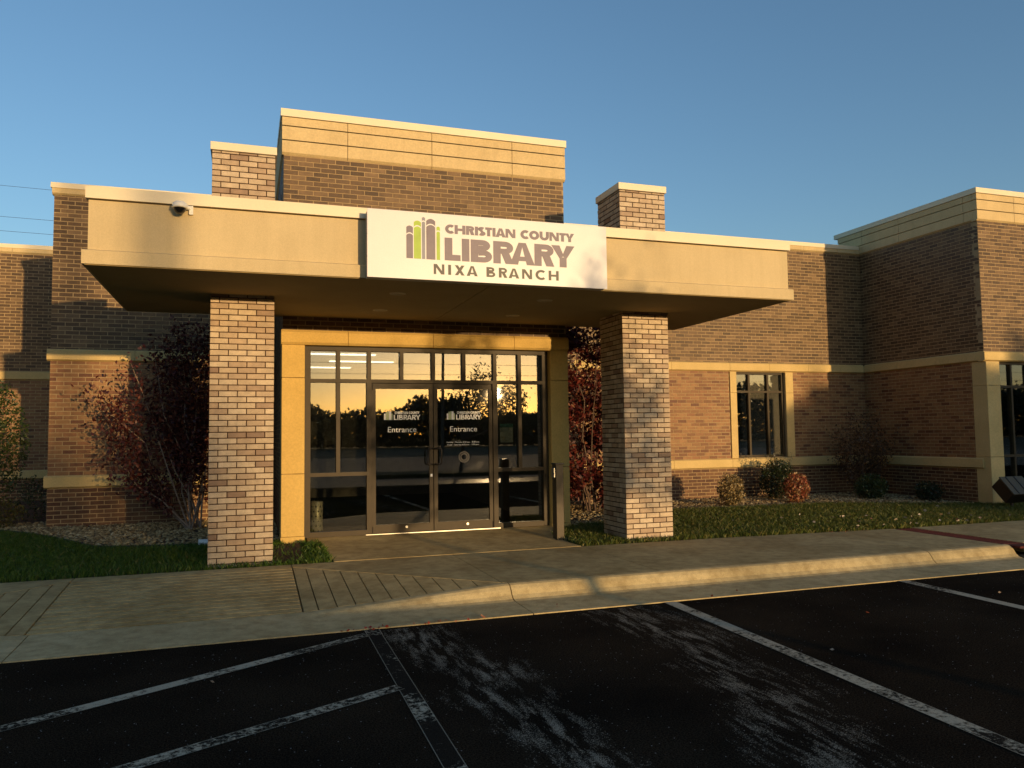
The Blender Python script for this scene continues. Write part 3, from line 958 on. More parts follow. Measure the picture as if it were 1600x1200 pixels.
# --- geometric heavy capitals drawn stroke by stroke (cap height 1)
def arc(cx, cy, rx, ry, a0, a1, n=14):
    return [(cx + rx * math.cos(math.radians(a0 + (a1 - a0) * i / n)), cy + ry * math.sin(math.radians(a0 + (a1 - a0) * i / n))) for i in range(n + 1)]
def thick(pts, h, closed=False):
    L, R_ = [], []
    n = len(pts)
    for i, p in enumerate(pts):
        if closed: a, c = pts[(i - 1) % n], pts[(i + 1) % n]
        else: a, c = pts[max(i - 1, 0)], pts[min(i + 1, n - 1)]
        dx, dy = c[0] - a[0], c[1] - a[1]; l = math.hypot(dx, dy) or 1
        nx, ny = -dy / l * h, dx / l * h
        L.append((p[0] + nx, p[1] + ny)); R_.append((p[0] - nx, p[1] - ny))
    q = [[L[i], R_[i], R_[i + 1], L[i + 1]] for i in range(n - 1)]
    if closed: q.append([L[-1], R_[-1], R_[0], L[0]])
    return q
def R4(x0, y0, x1, y1): return [[(x0, y0), (x1, y0), (x1, y1), (x0, y1)]]
def glyph(ch, t):
    s = t * 1.12
    if ch == 'I': return R4(0, 0, t, 1), t
    if ch == 'L': return R4(0, 0, t, 1) + R4(t, 0, t + .30, t * .92), t + .30
    if ch == 'H': return R4(0, 0, t, 1) + R4(.42 + t, 0, .42 + 2 * t, 1) + R4(t, .5 - t * .45, .42 + t, .5 + t * .45), .42 + 2 * t
    if ch == 'T': return R4(0, 1 - t * .9, .66, 1) + R4(.33 - t / 2, 0, .33 + t / 2, 1 - t * .9), .66
    if ch == 'N':
        w = .46 + 2 * t * .85; u = t * .85
        return R4(0, 0, u, 1) + R4(w - u, 0, w, 1) + [[(0, 1), (w - s, 0), (w, 0), (s, 1)]], w
    if ch == 'A':
        w = .62 + t * 1.25; c = w / 2; a = t * .50
        return [[(0, 0), (s, 0), (c + a * .3, 1), (c - a, 1)], [(w - s, 0), (w, 0), (c + a, 1), (c - a * .3, 1)]] + R4(w * .24, .17, w * .76, .17 + t * .72), w
    if ch == 'Y':
        w = .60 + t * 1.2; c = w / 2
        return R4(c - t / 2, 0, c + t / 2, .46) + [[(0, 1), (c - t / 2, .40), (c + t * .12, .52), (s * 1.04, 1)], [(w - s * 1.04, 1), (c - t * .12, .52), (c + t / 2, .40), (w, 1)]], w
    if ch == 'X':
        w = .52 + t * 1.2
        return [[(0, 0), (s, 0), (w, 1), (w - s, 1)], [(w - s, 0), (w, 0), (s, 1), (0, 1)]], w
    if ch == 'O':
        r = .5 - t / 2
        return thick(arc(.5, .5, r * 1.02, r + .02, 0, 354, 34), t / 2, True), 1.0
    if ch == 'C':
        r = .5 - t / 2
        return thick(arc(.5, .5, r * 1.02, r + .02, 48, 312, 28), t / 2), .84
    if ch == 'U':
        w = .34 + 2 * t; r = (w - t) / 2
        return thick([(t / 2, 1)] + arc(w / 2, r + t / 2 - .02, r, r, 180, 360, 18) + [(w - t / 2, 1)], t / 2), w
    if ch == 'S':
        r = .25 - t * .12; h = t / 2 * .92
        up = arc(.30, .74, .22, .26 - h, 35, 270, 14); lo = arc(.30, .26, .24, .26 - h + .0, 90, -145, 14)
        return thick(up[:-1] + [(.30, .5)] + lo[1:], h), .60
    if ch in 'RB':
        h = t * .42
        q = R4(0, 0, t, 1)
        if ch == 'R':
            q += thick([(t, 1 - h)] + arc(t + .16, .72, .20, .28 - h, 90, -90, 14) + [(t, .44 + h)], h)
            q += [[(t + .02, .46), (t + .02 + s * .95, .50), (t + .42 + s * .25, 0), (t + .42 - s * .75, 0)]]
            return q, t + .42 + s * .25
        q += thick([(t, 1 - h)] + arc(t + .17, .755, .16, .245 - h, 90, -90, 12) + [(t, .51 + h)], h)
        q += thick([(t, .53 - h)] + arc(t + .20, .275, .20, .275 - h, 90, -90, 12) + [(t, h)], h)
        return q, t * 1.42 + .40
    return [], .34
def word(s, t, gap, x0, x1, z0, z1, y, mat, parent, space=.34, name='letter'):
    adv = 0; items = []; prev = ' '
    for ch in s:
        q, w = glyph(ch, t)
        if prev + ch in ('AR', 'RA', 'XA', 'RY', 'TY', 'IA', 'AN'): adv -= {'RA': .20, 'AR': .06, 'XA': .14, 'RY': .16, 'TY': .12, 'IA': .06, 'AN': .06}[prev + ch]
        prev = ch
        if ch == ' ': adv += space; continue
        items.append((q, adv)); adv += w + gap
    tot = adv - gap
    kx = (x1 - x0) / tot; kz = z1 - z0
    for q, a in items:
        m_ = MB()
        for i, pol in enumerate(q):
            d = y - 0.0012 - 0.00005 * (i % 40)
            m_.poly([(x0 + (p[0] + a) * kx, d, z0 + p[1] * kz) for p in pol])
        m_.build(name, mat, parent)

def door(x0, x1, hx, sgn):
    z0, z1 = 0.088, TR - 0.032
    st, tr_, br = 0.055, 0.075, 0.115
    y0, y1 = YF + 0.025, YF + 0.07
    d = MB().box(x0, y0, z0, x0 + st, y1, z1).box(x1 - st, y0, z0, x1, y1, z1)
    d.box(x0 + st, y0 + .001, z1 - tr_, x1 - st, y1 - .001, z1).box(x0 + st, y0 + .001, z0, x1 - st, y1 - .001, z0 + br)
    p = d.build('door', 'bronze', bld)
    MB().box(x0 + st, GY - 0.004, z0 + br, x1 - st, GY + 0.008, z1 - tr_).build('pane', 'glass', p)
    # D pull, bent outwards and sideways
    a, c = 1.038, 1.266
    hh = hx + sgn * 0.075
    MB().tube([(hx, y0, a), (hx, y0 - 0.05, a), (hx + sgn * 0.03, y0 - 0.07, a), (hh - sgn * .015, y0 - 0.07, a), (hh, y0 - 0.07, a + 0.02), (hh, y0 - 0.07, c - 0.02), (hh - sgn * .015, y0 - 0.07, c), (hx + sgn * 0.03, y0 - 0.07, c), (hx, y0 - 0.05, c), (hx, y0, c)], 0.0125, 8).build('pull_handle', 'bronze_dark', p, smooth=True)
    hz = x0 if sgn < 0 else x1
    MB().tube([(hz, y0 - 0.006, z1 - 0.09), (hz, y0 - 0.006, z1 + 0.02)], 0.014, 8).tube([(hz, y0 - 0.006, z0 - 0.002), (hz, y0 - 0.006, z0 + 0.09)], 0.014, 8).build('pivot_hinge', 'bronze_dark', p)
    xm = (x0 + x1) / 2
    lk = MB().lathe([(0.0, 0), (0.018, 0), (0.018, 0.006), (0.0, 0.006)], (0, 0, 0), 14).build('lock_cylinder', 'steel', p)
    lk.rotation_euler = (math.pi / 2, 0, 0); lk.location = (xm + 0.05, y0 - 0.003, z0 + 0.07)
    return p
dl = door(2.092, 2.978, 2.955, -1)
dr = door(2.990, 3.885, 3.012, 1)
MB().box(2.935, YF + 0.015, 0.86, 2.965, YF + 0.026, 0.90).build('lock_plate', 'white_vinyl', dl)
GF = GY - 0.0045
def door_print(p, xL, xE, wE):
    # little book stack
    bxs = [(0, .024, .09), (.026, .028, .115), (.056, .014, .125), (.072, .032, .12), (.107, .014, .092)]
    for i, (o_, w, h) in enumerate(bxs):
        MB().box(xL + o_, GF - .001, 1.685, xL + o_ + w, GF, 1.685 + h).build('book_emblem', 'white_vinyl' if i in (0, 3) else 'vinyl_green', p)
    word('CHRISTIAN COUNTY', .27, .09, xL + .155, xL + .515, 1.768, 1.805, GF, 'white_vinyl', p)
    word('LIBRARY', .20, .09, xL + .14, xL + .53, 1.685, 1.757, GF, 'white_vinyl', p)
    text_mesh('Entrance', 0.112, (xE, GF - 0.0005, 1.508), 'white_vinyl', p, 'lettering', wE)
door_print(dl, 2.268, 2.323, 0.413)
door_print(dr, 3.19, 3.239, 0.41)
text_mesh('Monday - Thursday 8:30 a.m. - 8:30 p.m.', 0.028, (3.185, GF - 0.0005, 1.343), 'white_vinyl', dr, 'lettering', 0.50)
text_mesh('Friday - Saturday 8:30 a.m. - 5:00 p.m.', 0.028, (3.195, GF - 0.0005, 1.306), 'white_vinyl', dr, 'lettering', 0.485)
stk = MB()
for rr in (0.075, 0.048):
    for qd in thick(arc(3.447, 1.133, rr, rr, 0, 350, 30), 0.007, True):
        stk.poly([(p[0], GF - 0.0006, p[1]) for p in qd])
stk.build('round_decal', 'vinyl_faint', dr)
nt_ = thing('posted_notice', 'small pale notice with teal heading taped inside the right sidelight glass', 'notice', (4.115, GY + 0.02, 1.33))
MB().box(4.012, GY + 0.014, 1.335, 4.222, GY + 0.016, 1.56).build('sheet', 'paper', nt_)
MB().box(4.012, GY + 0.0142, 1.561, 4.222, GY + 0.0162, 1.617).build('heading', 'paper_teal', nt_)

# interior of the vestibule seen through the glass
room = struct(MB().box(1.0, YF + 0.12, -0.1, 4.95, 8.0, 0.078).build('vestibule_floor', 'interior_floor'))
struct(MB().box(0.98, 7.9, 0.08, 4.94, 8.0, 2.93).box(0.98, YF + 0.35, 0.08, 1.03, 7.9, 2.93).box(4.89, YF + 0.35, 0.08, 4.94, 7.9, 2.93).build('vestibule_wall', 'interior_wall'))
struct(MB().box(0.98, YF + 0.13, 2.935, 4.94, 8.0, 3.0).build('vestibule_ceiling', 'interior_ceiling'))
labs = ['fluorescent ceiling light nearest the left sidelight inside the entrance', 'fluorescent ceiling light deeper inside above the left door', 'fluorescent ceiling light at the back of the entrance hall']
for (x, y, ln), lb in zip(((2.0, 4.3, 1.2), (2.5, 5.6, 1.3), (1.9, 7.0, 1.2)), labs):
    cl = thing('ceiling_light', lb, 'ceiling light', (x, y, 2.9), 'ceiling lights inside the entrance')
    MB().box(x - ln / 2, y - 0.08, 2.90, x + ln / 2, y + 0.08, 2.932).build('housing', 'white_vinyl', cl)
    for s in (-1, 1):
        MB().tube([(x - ln / 2 + .04, y + s * 0.04, 2.885), (x + ln / 2 - .04, y + s * 0.04, 2.885)], 0.009, 8).build('tube', 'lamp_tube', cl)
us = thing('umbrella_stand', 'pale metal cylinder with leaf shaped cut-outs standing inside the left glass', 'umbrella stand', (1.36, 2.0, 0.08))
MB().lathe([(0.082, 0), (0.088, 0.004), (0.088, 0.455), (0.084, 0.46), (0.080, 0.455), (0.080, 0.01)], (1.36, 2.0, 0.08), 28).build('body', 'pale_metal', us, smooth=True)
for row in range(6):
    for k in range(9):
        t = 2 * math.pi * (k + 0.5 * (row % 2)) / 9
        z = 0.13 + row * 0.068
        r_ = 0.0892
        tx, ty = -math.sin(t), math.cos(t)
        cx, cy = 1.36 + r_ * math.cos(t), 2.0 + r_ * math.sin(t)
        if math.sin(t) > 0.25: continue
        MB().poly([(cx, cy, z - .016), (cx + tx * .011, cy + ty * .011, z), (cx, cy, z + .02), (cx - tx * .011, cy - ty * .011, z)]).build('cut_out', 'black_rubber', us)

# ------------------------------------------------------------------ canopy
can = thing('entrance_canopy', 'flat tan stucco entrance canopy carried on two brick pillars', 'canopy', (2.96, 0.2, 0))
CX0, CX1, CY0, CY1 = -1.045, 6.955, -1.288, 1.62
ZC0, ZC1 = 3.76, 3.874
fm = MB().box(CX0, CY0, 3.20, CX1, CY0 + 0.15, 3.748)
fm.box(CX0, CY0 + 0.15, 3.20, CX0 + 0.15, CY1, 3.748).box(CX1 - 0.15, CY0 + 0.15, 3.20, CX1, CY1, 3.748).box(CX0 + 0.15, CY1 - 0.08, 3.20, CX1 - 0.15, CY1, 3.748)
fm.build('fascia', 'stucco', can)
def drip(axis, a, c, pl, out):
    pf = pl + out * 0.045
    prof = [(pl - out * 0.10, 3.121), (pf, 3.121), (pf, 3.252), (pl, 3.268), (pl - out * 0.10, 3.268)]
    return MB().extrude(prof, axis, a, c).build('drip_band', 'stucco', can)
drip(0, CX0 - 0.045, CX1 + 0.045, CY0, -1)
drip(1, CY0 + 0.001, CY1, CX0, -1); drip(1, CY0 + 0.001, CY1, CX1, 1)
cp = MB().box(CX0 - 0.025, CY0 - 0.03, ZC0, CX1 + 0.025, CY0 + 0.22, ZC1)
cp.box(CX0 - 0.025, CY0 + 0.22, ZC0, CX0 + 0.2, CY1, ZC1 - 0.0005).box(CX1 - 0.2, CY0 + 0.22, ZC0, CX1 + 0.025, CY1, ZC1 - 0.0005)
cp.build('coping', 'cap_metal', can)
MB().box(CX0 + 0.1, CY0 + 0.1, 3.60, CX1 - 0.1, CY1 - 0.05, 3.66).build('roof_deck', 'roofing', can)
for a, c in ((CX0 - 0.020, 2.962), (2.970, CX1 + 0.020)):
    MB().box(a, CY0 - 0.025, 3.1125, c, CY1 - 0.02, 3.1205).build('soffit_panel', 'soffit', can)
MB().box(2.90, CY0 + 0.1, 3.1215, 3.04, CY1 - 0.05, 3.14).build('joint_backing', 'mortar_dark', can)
for x, y in ((2.06, -0.56), (2.06, 0.70), (3.90, -0.55), (3.91, 0.72)):
    o = MB().lathe([(0.0, 0.0), (0.075, 0.0), (0.078, -0.004), (0.095, -0.006), (0.10, 0.002)], (x, y, 3.1115), 28).build('recessed_light', 'soffit_trim', can, smooth=True)

# pillars: same coursing through the canopy, capped above it
for pi, x0 in enumerate(PX):
    core = MB().box(x0 + 0.008, 0.008, 0.0, x0 + PW - 0.008, PD - 0.008, 4.80).build('pillar', 'mortar_dark', can)
    core['label'] = 'tan brick pillar of the canopy, ' + ('the nearer left one' if pi == 0 else 'the farther right one')
    zb = 0.10 - C * 2 + JT / 2
    pz = [(9, 'brick_pillar')]
    def pf(u, z, l): return camdist(u, 0, z)
    brick_wall(None, 0, -1, 0.0, x0, x0 + PW, zb, 4.80, pz, '', 0, (), pf, 300, part=core, phase=0, zbase=zb)
    if pi == 1:
        brick_wall(None, 1, -1, x0, 0.006, PD, zb, 4.80, pz, '', 0, (), (lambda u, z, l, x0=x0: camdist(x0, u, z)), 60, part=core, phase=1, zbase=zb)
    else:
        brick_wall(None, 1, -1, x0, 0.006, PD, zb, 4.80, pz, '', 0, (), part=core, phase=1, zbase=zb)
    brick_wall(None, 1, 1, x0 + PW, 0.006, PD, zb, 4.80, pz, '', 0, (), part=core, phase=1, zbase=zb)
    MB().box(x0 - 0.02, -0.02, 4.805, x0 + PW + 0.02, PD + 0.02, 4.90).build('pillar_cap', 'cap_metal', core, bevel=0.004)

# ------------------------------------------------------------------ sign
sg = thing('library_sign', 'white box sign with purple and green library lettering on the canopy front', 'sign', (2.93, -1.4, 3.1))
GX0, GX1, GZ0, GZ1, GYF = 1.570, 4.300, 3.100, 3.822, -1.500
MB().box(GX0 + 0.008, GYF + 0.012, GZ0 + 0.008, GX1 - 0.008, -1.3335, GZ1 - 0.008).build('cabinet', 'sign_side', sg, bevel=0.004)
MB().box(GX0, GYF, GZ0, GX1, GYF + 0.011, GZ1).build('face_panel', 'sign_white', sg, bevel=0.002)
LY_ = GYF
word('CHRISTIAN COUNTY', .31, .045, 2.400, 3.899, 3.613, 3.711, LY_, 'ink_mauve', sg, .46)
word('LIBRARY', .285, .045, 2.392, 3.900, 3.320, 3.567, LY_, 'ink_mauve', sg)
word('NIXA BRANCH', .235, .30, 2.271, 3.702, 3.165, 3.274, LY_, 'ink_dark', sg, .42)
def book(x0, x1, zt, zw, mat, gap=0.013):
    r = (x1 - x0) * 0.26; z0 = 3.319; n = 10
    def dome(zc, s=1): return [(x0 + (x1 - x0) * i / n, zc - r + r * math.sin(math.pi * i / n) ** 0.8) for i in range(n + 1)]
    b = MB()
    y = LY_ - 0.0012
    lo = dome(zw - gap / 2); b.poly([(x0, y, z0), (x1, y, z0)] + [(p[0], y, p[1]) for p in reversed(lo)])
    base = dome(zw + gap / 2); hi = dome(zt)
    b.poly([(p[0], y, p[1]) for p in base] + [(p[0], y, p[1]) for p in reversed(hi)])
    b.build('book_emblem', mat, sg)
book(1.979, 2.050, 3.669, 3.590, 'ink_mauve')
book(2.059, 2.137, 3.728, 3.672, 'ink_green')
book(2.146, 2.181, 3.770, 3.728, 'ink_grey')
book(2.193, 2.291, 3.757, 3.698, 'ink_mauve')
book(2.304, 2.342, 3.679, 3.632, 'ink_green')
for dz in (-0.12, 0.12):
    o = MB().lathe([(0, 0), (0.008, 0), (0.008, 0.004), (0, 0.004)], (0, 0, 0), 10).build('screw', 'bronze_dark', sg)
    o.rotation_euler = (0, -math.pi / 2, 0); o.location = (GX0 + 0.006, -1.44, 3.45 + dz)

# ------------------------------------------------------------------ security camera
sc_ = thing('security_camera', 'small white dome security camera under the left end of the canopy coping', 'security camera', (-0.23, -1.34, 3.70))
MB().box(-0.155, -1.318, 3.665, -0.115, -1.289, 3.755).box(-0.285, -1.335, 3.742, -0.185, -1.319, 3.775).build('mount_bracket', 'cam_white', sc_, bevel=0.006)
MB().tube([(-0.15, -1.31, 3.73), (-0.20, -1.36, 3.735)], 0.022, 10).build('mount_arm', 'cam_white', sc_, smooth=True)
MB().lathe([(0.0, 0.052), (0.045, 0.05), (0.066, 0.036), (0.073, 0.0), (0.071, -0.012), (0.058, -0.014)], (-0.232, -1.39, 3.715), 28).build('housing', 'cam_white', sc_, smooth=True)
MB().lathe([(0.058, -0.013), (0.054, -0.032), (0.040, -0.055), (0.02, -0.066), (0.0, -0.069)], (-0.232, -1.39, 3.715), 28).build('dome', 'dome_glass', sc_, smooth=True)

# ------------------------------------------------------------------ door opener post, pipe, floodlight
pp = thing('door_opener_post', 'brown metal push button post standing beside the right sidelight', 'post', (4.45, 0.50, 0.02))
MB().box(4.405, 0.43, 0.0, 4.515, 0.58, 1.035).build('post', 'post_paint', pp, bevel=0.006)
MB().box(4.395, 0.42, 1.036, 4.525, 0.59, 1.055).build('cap', 'bronze_dark', pp, bevel=0.004)
MB().box(4.385, 0.455, 0.86, 4.404, 0.555, 0.99).build('push_plate', 'steel', pp, bevel=0.003)
MB().box(4.375, 0.40, 0.015, 4.545, 0.61, 0.024).build('base_plate', 'bronze_dark', pp)
dp = thing('drain_pipe', 'short white plastic drain pipe poking out behind the left pillar', 'pipe', (0.0, 1.70, 0.05))
pm = MB()
pm.lathe([(0.052, 0), (0.056, 0.0), (0.056, 0.75), (0.047, 0.75), (0.047, 0.0), (0.052, 0.0)], (0, 0, 0), 20)
o = pm.build('pipe', 'white_pvc', dp, smooth=True); o.rotation_euler = (0, math.pi / 2, 0); o.location = (0.19, 1.72, 0.065)
fl = thing('ground_floodlight', 'angular dark ground floodlight on a short stake at the right edge of the lawn', 'floodlight', (13.2, 0.9, 0.02))
FC = Vector((13.36, 0.90, 0.36))
def fbox(x0, x1, a0, a1, b0, b1):
    t = math.radians(47); m_ = MB()
    m_.box(x0, a0, b0, x1, a1, b1)
    m_.v = [(FC.x + x, FC.y + y * math.cos(t) + z * math.sin(t) * -1, FC.z - y * math.sin(t) * -1 + z * math.cos(t)) for x, y, z in m_.v]
    return m_
fbox(-0.25, 0.25, -0.19, 0.19, -0.14, 0.10).build('housing', 'bronze_dark', fl, bevel=0.008)
fbox(-0.27, 0.27, -0.20, 0.20, 0.102, 0.125).build('visor', 'lamp_lid', fl, bevel=0.004)
for k in (-0.15, 0.05):
    fbox(k, k + 0.02, -0.19, 0.19, 0.126, 0.134).build('cooling_fin', 'bronze_dark', fl)
MB().tube([(13.32, 0.92, 0.0), (13.32, 0.92, 0.24)], 0.03, 10).build('stake', 'bronze_dark', fl)

# ------------------------------------------------------------------ planting beds
def sheet(name, pts, mat, dz=0.004):
    return struct(MB().poly([(x, y, lawn_z(y) + dz) for x, y in pts]).build(name, mat))
bedL = [(-9, 5.2), (-3.2, 4.35), (-2.6, 3.75), (-2.0, 2.9), (-1.45, 2.0), (-1.05, 1.85), (-0.2, 1.72), (0.85, 1.66), (0.85, 4.44), (-2.50, 4.44), (-2.6, 9.3), (-9, 9.3)]
sheet('gravel_bed', bedL, 'soil')
bedR = [(5.08, 1.60), (5.8, 1.75), (6.5, 2.5), (7.4, 2.85), (9.5, 2.72), (10.8, 2.68), (12.0, 2.2), (13.0, 1.75), (13.44, 1.55), (13.44, 4.44), (5.08, 4.44)]
sheet('planting_bed', bedR, 'soil')
sheet('soil_patch', [(0.72, 0.05), (1.05, 0.0), (1.1, 1.45), (0.87, 1.47), (0.72, 1.2)], 'soil')
ed = MB().tube([(x, y, lawn_z(y) + 0.012) for x, y in bedL[:8]], 0.022, 8)
tag(ed.build('bed_edging', 'edging'), 'black plastic edging curving between the left gravel bed and grass', 'edging')

def inside(pts, x, y):
    x = np.asarray(x); y = np.asarray(y); r_ = np.zeros(len(x), bool); n = len(pts)
    for i in range(n):
        x1, y1 = pts[i]; x2, y2 = pts[(i + 1) % n]
        c = ((y1 > y) != (y2 > y)) & (x < (x2 - x1) * (y - y1) / (y2 - y1 + 1e-12) + x1)
        r_ ^= c
    return r_
def scatter(n, x0, x1, y0, y1, pts=None, neg=()):
    x = rng.uniform(x0, x1, n); y = rng.uniform(y0, y1, n)
    k = np.ones(n, bool)
    if pts is not None: k &= inside(pts, x, y)
    for q in neg: k &= ~inside(q, x, y)
    return x[k], y[k]
lz = np.vectorize(lawn_z)

def pebbles(name, x, y, r0, r1, mat):
    n = len(x); z = lz(y) + 0.01
    base = np.array([[1, 0, 0], [0, 1, 0], [-1, 0, 0], [0, -1, 0], [0, 0, 1], [.7, .7, .45], [-.7, .7, .45], [-.7, -.7, .45], [.7, -.7, .45]])
    F = [(0, 5, 4), (5, 1, 4), (1, 6, 4), (6, 2, 4), (2, 7, 4), (7, 3, 4), (3, 8, 4), (8, 0, 4), (0, 5, 1), (1, 6, 2), (2, 7, 3), (3, 8, 0)]
    F = [(0, 1, 5), (1, 2, 6), (2, 3, 7), (3, 0, 8)] + F[:8]
    r_ = rng.uniform(r0, r1, n); a = rng.uniform(0, 6.28, n)
    sx = rng.uniform(.7, 1.3, n) * r_; sy = rng.uniform(.6, 1.0, n) * r_; sz = rng.uniform(.5, .9, n) * r_
    jit = 1 + rng.uniform(-.18, .18, (n, 9, 1))
    B = base[None] * jit
    X = B[:, :, 0] * sx[:, None]; Y = B[:, :, 1] * sy[:, None]; Z = B[:, :, 2] * sz[:, None]
    ca, sa = np.cos(a)[:, None], np.sin(a)[:, None]
    V = np.stack([X * ca - Y * sa + x[:, None], X * sa + Y * ca + y[:, None], Z + z[:, None]], axis=2).reshape(-1, 3)
    faces = (np.array(F)[None] + (np.arange(n) * 9)[:, None, None]).reshape(-1, 3)
    me = bpy.data.meshes.new(name)
    me.vertices.add(len(V)); me.loops.add(faces.size); me.polygons.add(len(faces))
    me.vertices.foreach_set('co', V.ravel()); me.loops.foreach_set('vertex_index', faces.ravel())
    me.polygons.foreach_set('loop_start', np.arange(len(faces)) * 3); me.polygons.foreach_set('loop_total', np.full(len(faces), 3))
    me.materials.append(M(mat)); me.update(calc_edges=True)
    o = bpy.data.objects.new(name, me); COL.objects.link(o); return o
x, y = scatter(9000, -4.2, 0.85, 1.6, 5.2, bedL)
tag(stuff(pebbles('gravel', x, y, 0.014, 0.036, 'pebble')), 'pale river gravel covering the bed by the left wall', 'gravel')
x, y = scatter(9000, 5.1, 13.4, 1.6, 4.4, bedR)
tag(stuff(pebbles('gravel', x, y, 0.014, 0.034, 'pebble')), 'pale gravel and chips in the bed under the right wall', 'gravel')

# grass blades
def grass(name, x, y, h0, h1, mat, label, z=None):
    n = len(x); z = lz(y) - 0.008
    h = rng.uniform(h0, h1, n); a = rng.uniform(0, 6.28, n); w = rng.uniform(.0028, .0055, n)
    lean = rng.uniform(0.1, 0.9, n) * h; la = rng.uniform(0, 6.28, n)
    p0 = np.stack([x - np.cos(a) * w, y - np.sin(a) * w, z], 1); p1 = np.stack([x + np.cos(a) * w, y + np.sin(a) * w, z], 1)
    mx, my = x + np.cos(la) * lean * .35, y + np.sin(la) * lean * .35
    p2 = np.stack([mx + np.cos(a) * w * .8, my + np.sin(a) * w * .8, z + h * .6], 1)
    tip = np.stack([x + np.cos(la) * lean, y + np.sin(la) * lean, z + h], 1)
    o = quads(name, np.stack([p0, p1, p2, tip], 1), mat)
    return tag(stuff(o), label, 'grass')
pil = [[(a - .01, -.01), (a + PW + .01, -.01), (a + PW + .01, PD + .01), (a - .01, PD + .01)] for a in PX]
slabp = [(p[0], p[1]) for p in P]
Lfull = [(-7, -0.14), (1.375, -0.14), (1.37, 1.42), (0.9, 1.45), (0.85, 1.64)] + list(reversed(bedL[1:8])) + [(-7, 5.0)]
soilp = [(0.72, 0.05), (1.05, 0.0), (1.1, 1.45), (0.87, 1.47), (0.72, 1.2)]
x, y = scatter(90000, -5.2, 1.38, -0.14, 4.6, Lfull, pil)
k = ~inside(soilp, x, y) | (rng.uniform(size=len(x)) < 0.12)
grass('grass', x[k], y[k], 0.03, 0.075, 'grass_green', 'mown green grass of the left lawn and by the left pillar')
Rfull = [(4.53, -0.14), (6.0, -0.14), (9.4, -0.34), (18, -0.34), (18, 1.40), (13.80, 1.38), (13.44, 1.5)] + list(reversed(bedR[:-2][0:8])) + [(5.05, 1.5), (4.78, 1.44), (4.52, 0.85), (4.485, 0.35)]
x, y = scatter(150000, 4.45, 17, -0.34, 3.0, Rfull, pil)
grass('grass', x, y, 0.03, 0.085, 'grass_sunlit', 'grass of the right lawn with sunlit yellow put into its blades, and fallen leaves')

# fallen leaves
def litter(name, x, y, z, size, mat, label):
    o = leaves(name, np.stack([x, y, z], 1), size, mat, aspect=0.7, flat=0.8)
    return tag(stuff(o), label, 'leaves')
x, y = scatter(150, 6.0, 14.0, -0.4, 1.6)
k = rng.uniform(size=len(x)) < np.clip(1.15 - np.abs(x - 10.6) / 3.2, 0.06, 1) * np.clip(1.1 - (y + .3) / 1.8, 0.1, 1)
litter('fallen_leaf_litter', x[k], y[k], lz(y[k]) + 0.055, 0.055, 'litter', 'pale fallen leaves scattered over the right lawn')
xa = np.array([4.48, 5.6, 7.4, 0.2]); ya = np.array([-4.75, -3.9, -3.7, -3.9])
litter('fallen_leaf_litter', xa, ya, np.full(4, -0.148), 0.032, 'litter', 'few pale leaves lying on the dark asphalt of the parking bays')
x = np.concatenate([rng.normal(1.75, .35, 26), rng.uniform(2.2, 5.5, 9), rng.normal(8.9, .5, 18)]); y = np.concatenate([rng.normal(-2.86, .025, 26), rng.normal(-2.7, .12, 9), rng.normal(-0.30, .05, 18)])
z = np.concatenate([np.full(26, -.140), np.full(9, -.138), np.full(18, .012)])
litter('fallen_leaf_litter', x, y, z, 0.035, 'litter_red', 'small red fallen leaves caught along the gutter and sidewalk edge')

# ------------------------------------------------------------------ shrubs
def stem_tubes(base, tips, r0, mat, parent, name='stem', wob=0.05, seg=6):
    for t in tips:
        b = Vector(base) + Vector((rng.uniform(-.12, .12), rng.uniform(-.10, .10), 0))
        t = Vector(t); pts = []
        for i in range(6):
            k = i / 5
            p = b.lerp(t, k) + Vector((rng.normal() * wob * k * (1 - k) * 4, rng.normal() * wob * k * (1 - k) * 4, 0.10 * k * (1 - k)))
            pts.append(p)
        MB().tube(pts, [r0 * (1 - 0.75 * i / 5) for i in range(6)], seg).build(name, mat, parent, smooth=True)

def twig_leaves(base, tips, n, spread, size, mat, parent, k0=0.25, name='foliage', aspect=.55):
    base = np.array(base)
    P_ = []
    for t in tips:
        t = np.array(t)
        k = rng.uniform(k0, 1.0, n)
        p = base + (t - base) * k[:, None]
        p += rng.normal(size=(n, 3)) * (spread * (0.35 + 0.65 * k))[:, None]
        P_.append(p)
    return leaves(name, np.concatenate(P_), size, mat, parent, aspect)

# burgundy shrub by the left wall
b = thing('burgundy_shrub', 'tall burgundy-leaved shrub with many stems between left wall and left pillar', 'shrub', (-0.35, 3.45, 0.07))
tips = [(-1.7, 3.3, 2.25), (-1.62, 3.5, 1.75), (-1.5, 3.2, 1.2), (-1.25, 3.4, 2.6), (-1.3, 3.6, 0.9), (-1.05, 3.5, 2.3), (-.95, 3.3, 2.95), (-.7, 3.5, 3.35), (-.55, 3.3, 2.8), (-.4, 3.6, 3.2), (-.2, 3.4, 3.0), (-.05, 3.5, 3.3), (.15, 3.6, 2.7), (-.8, 3.7, 2.0), (-.3, 3.2, 2.2), (.3, 3.4, 3.1)]
stem_tubes((-0.33, 3.45, 0.05), tips, 0.016, 'bark_pale', b)
twig_leaves((-0.33, 3.45, 0.1), tips, 380, 0.115, 0.072, 'leaf_burgundy', b, 0.30)
leaves('foliage', np.concatenate([ell(4200, (-.40, 3.5, 2.25), (.6, .4, 1.05), .1), ell(2600, (-.2, 3.5, 1.3), (.55, .35, .85), .1), ell(900, (-1.2, 3.4, 1.6), (.42, .3, .65), .2)]), 0.06, 'leaf_burgundy', b)
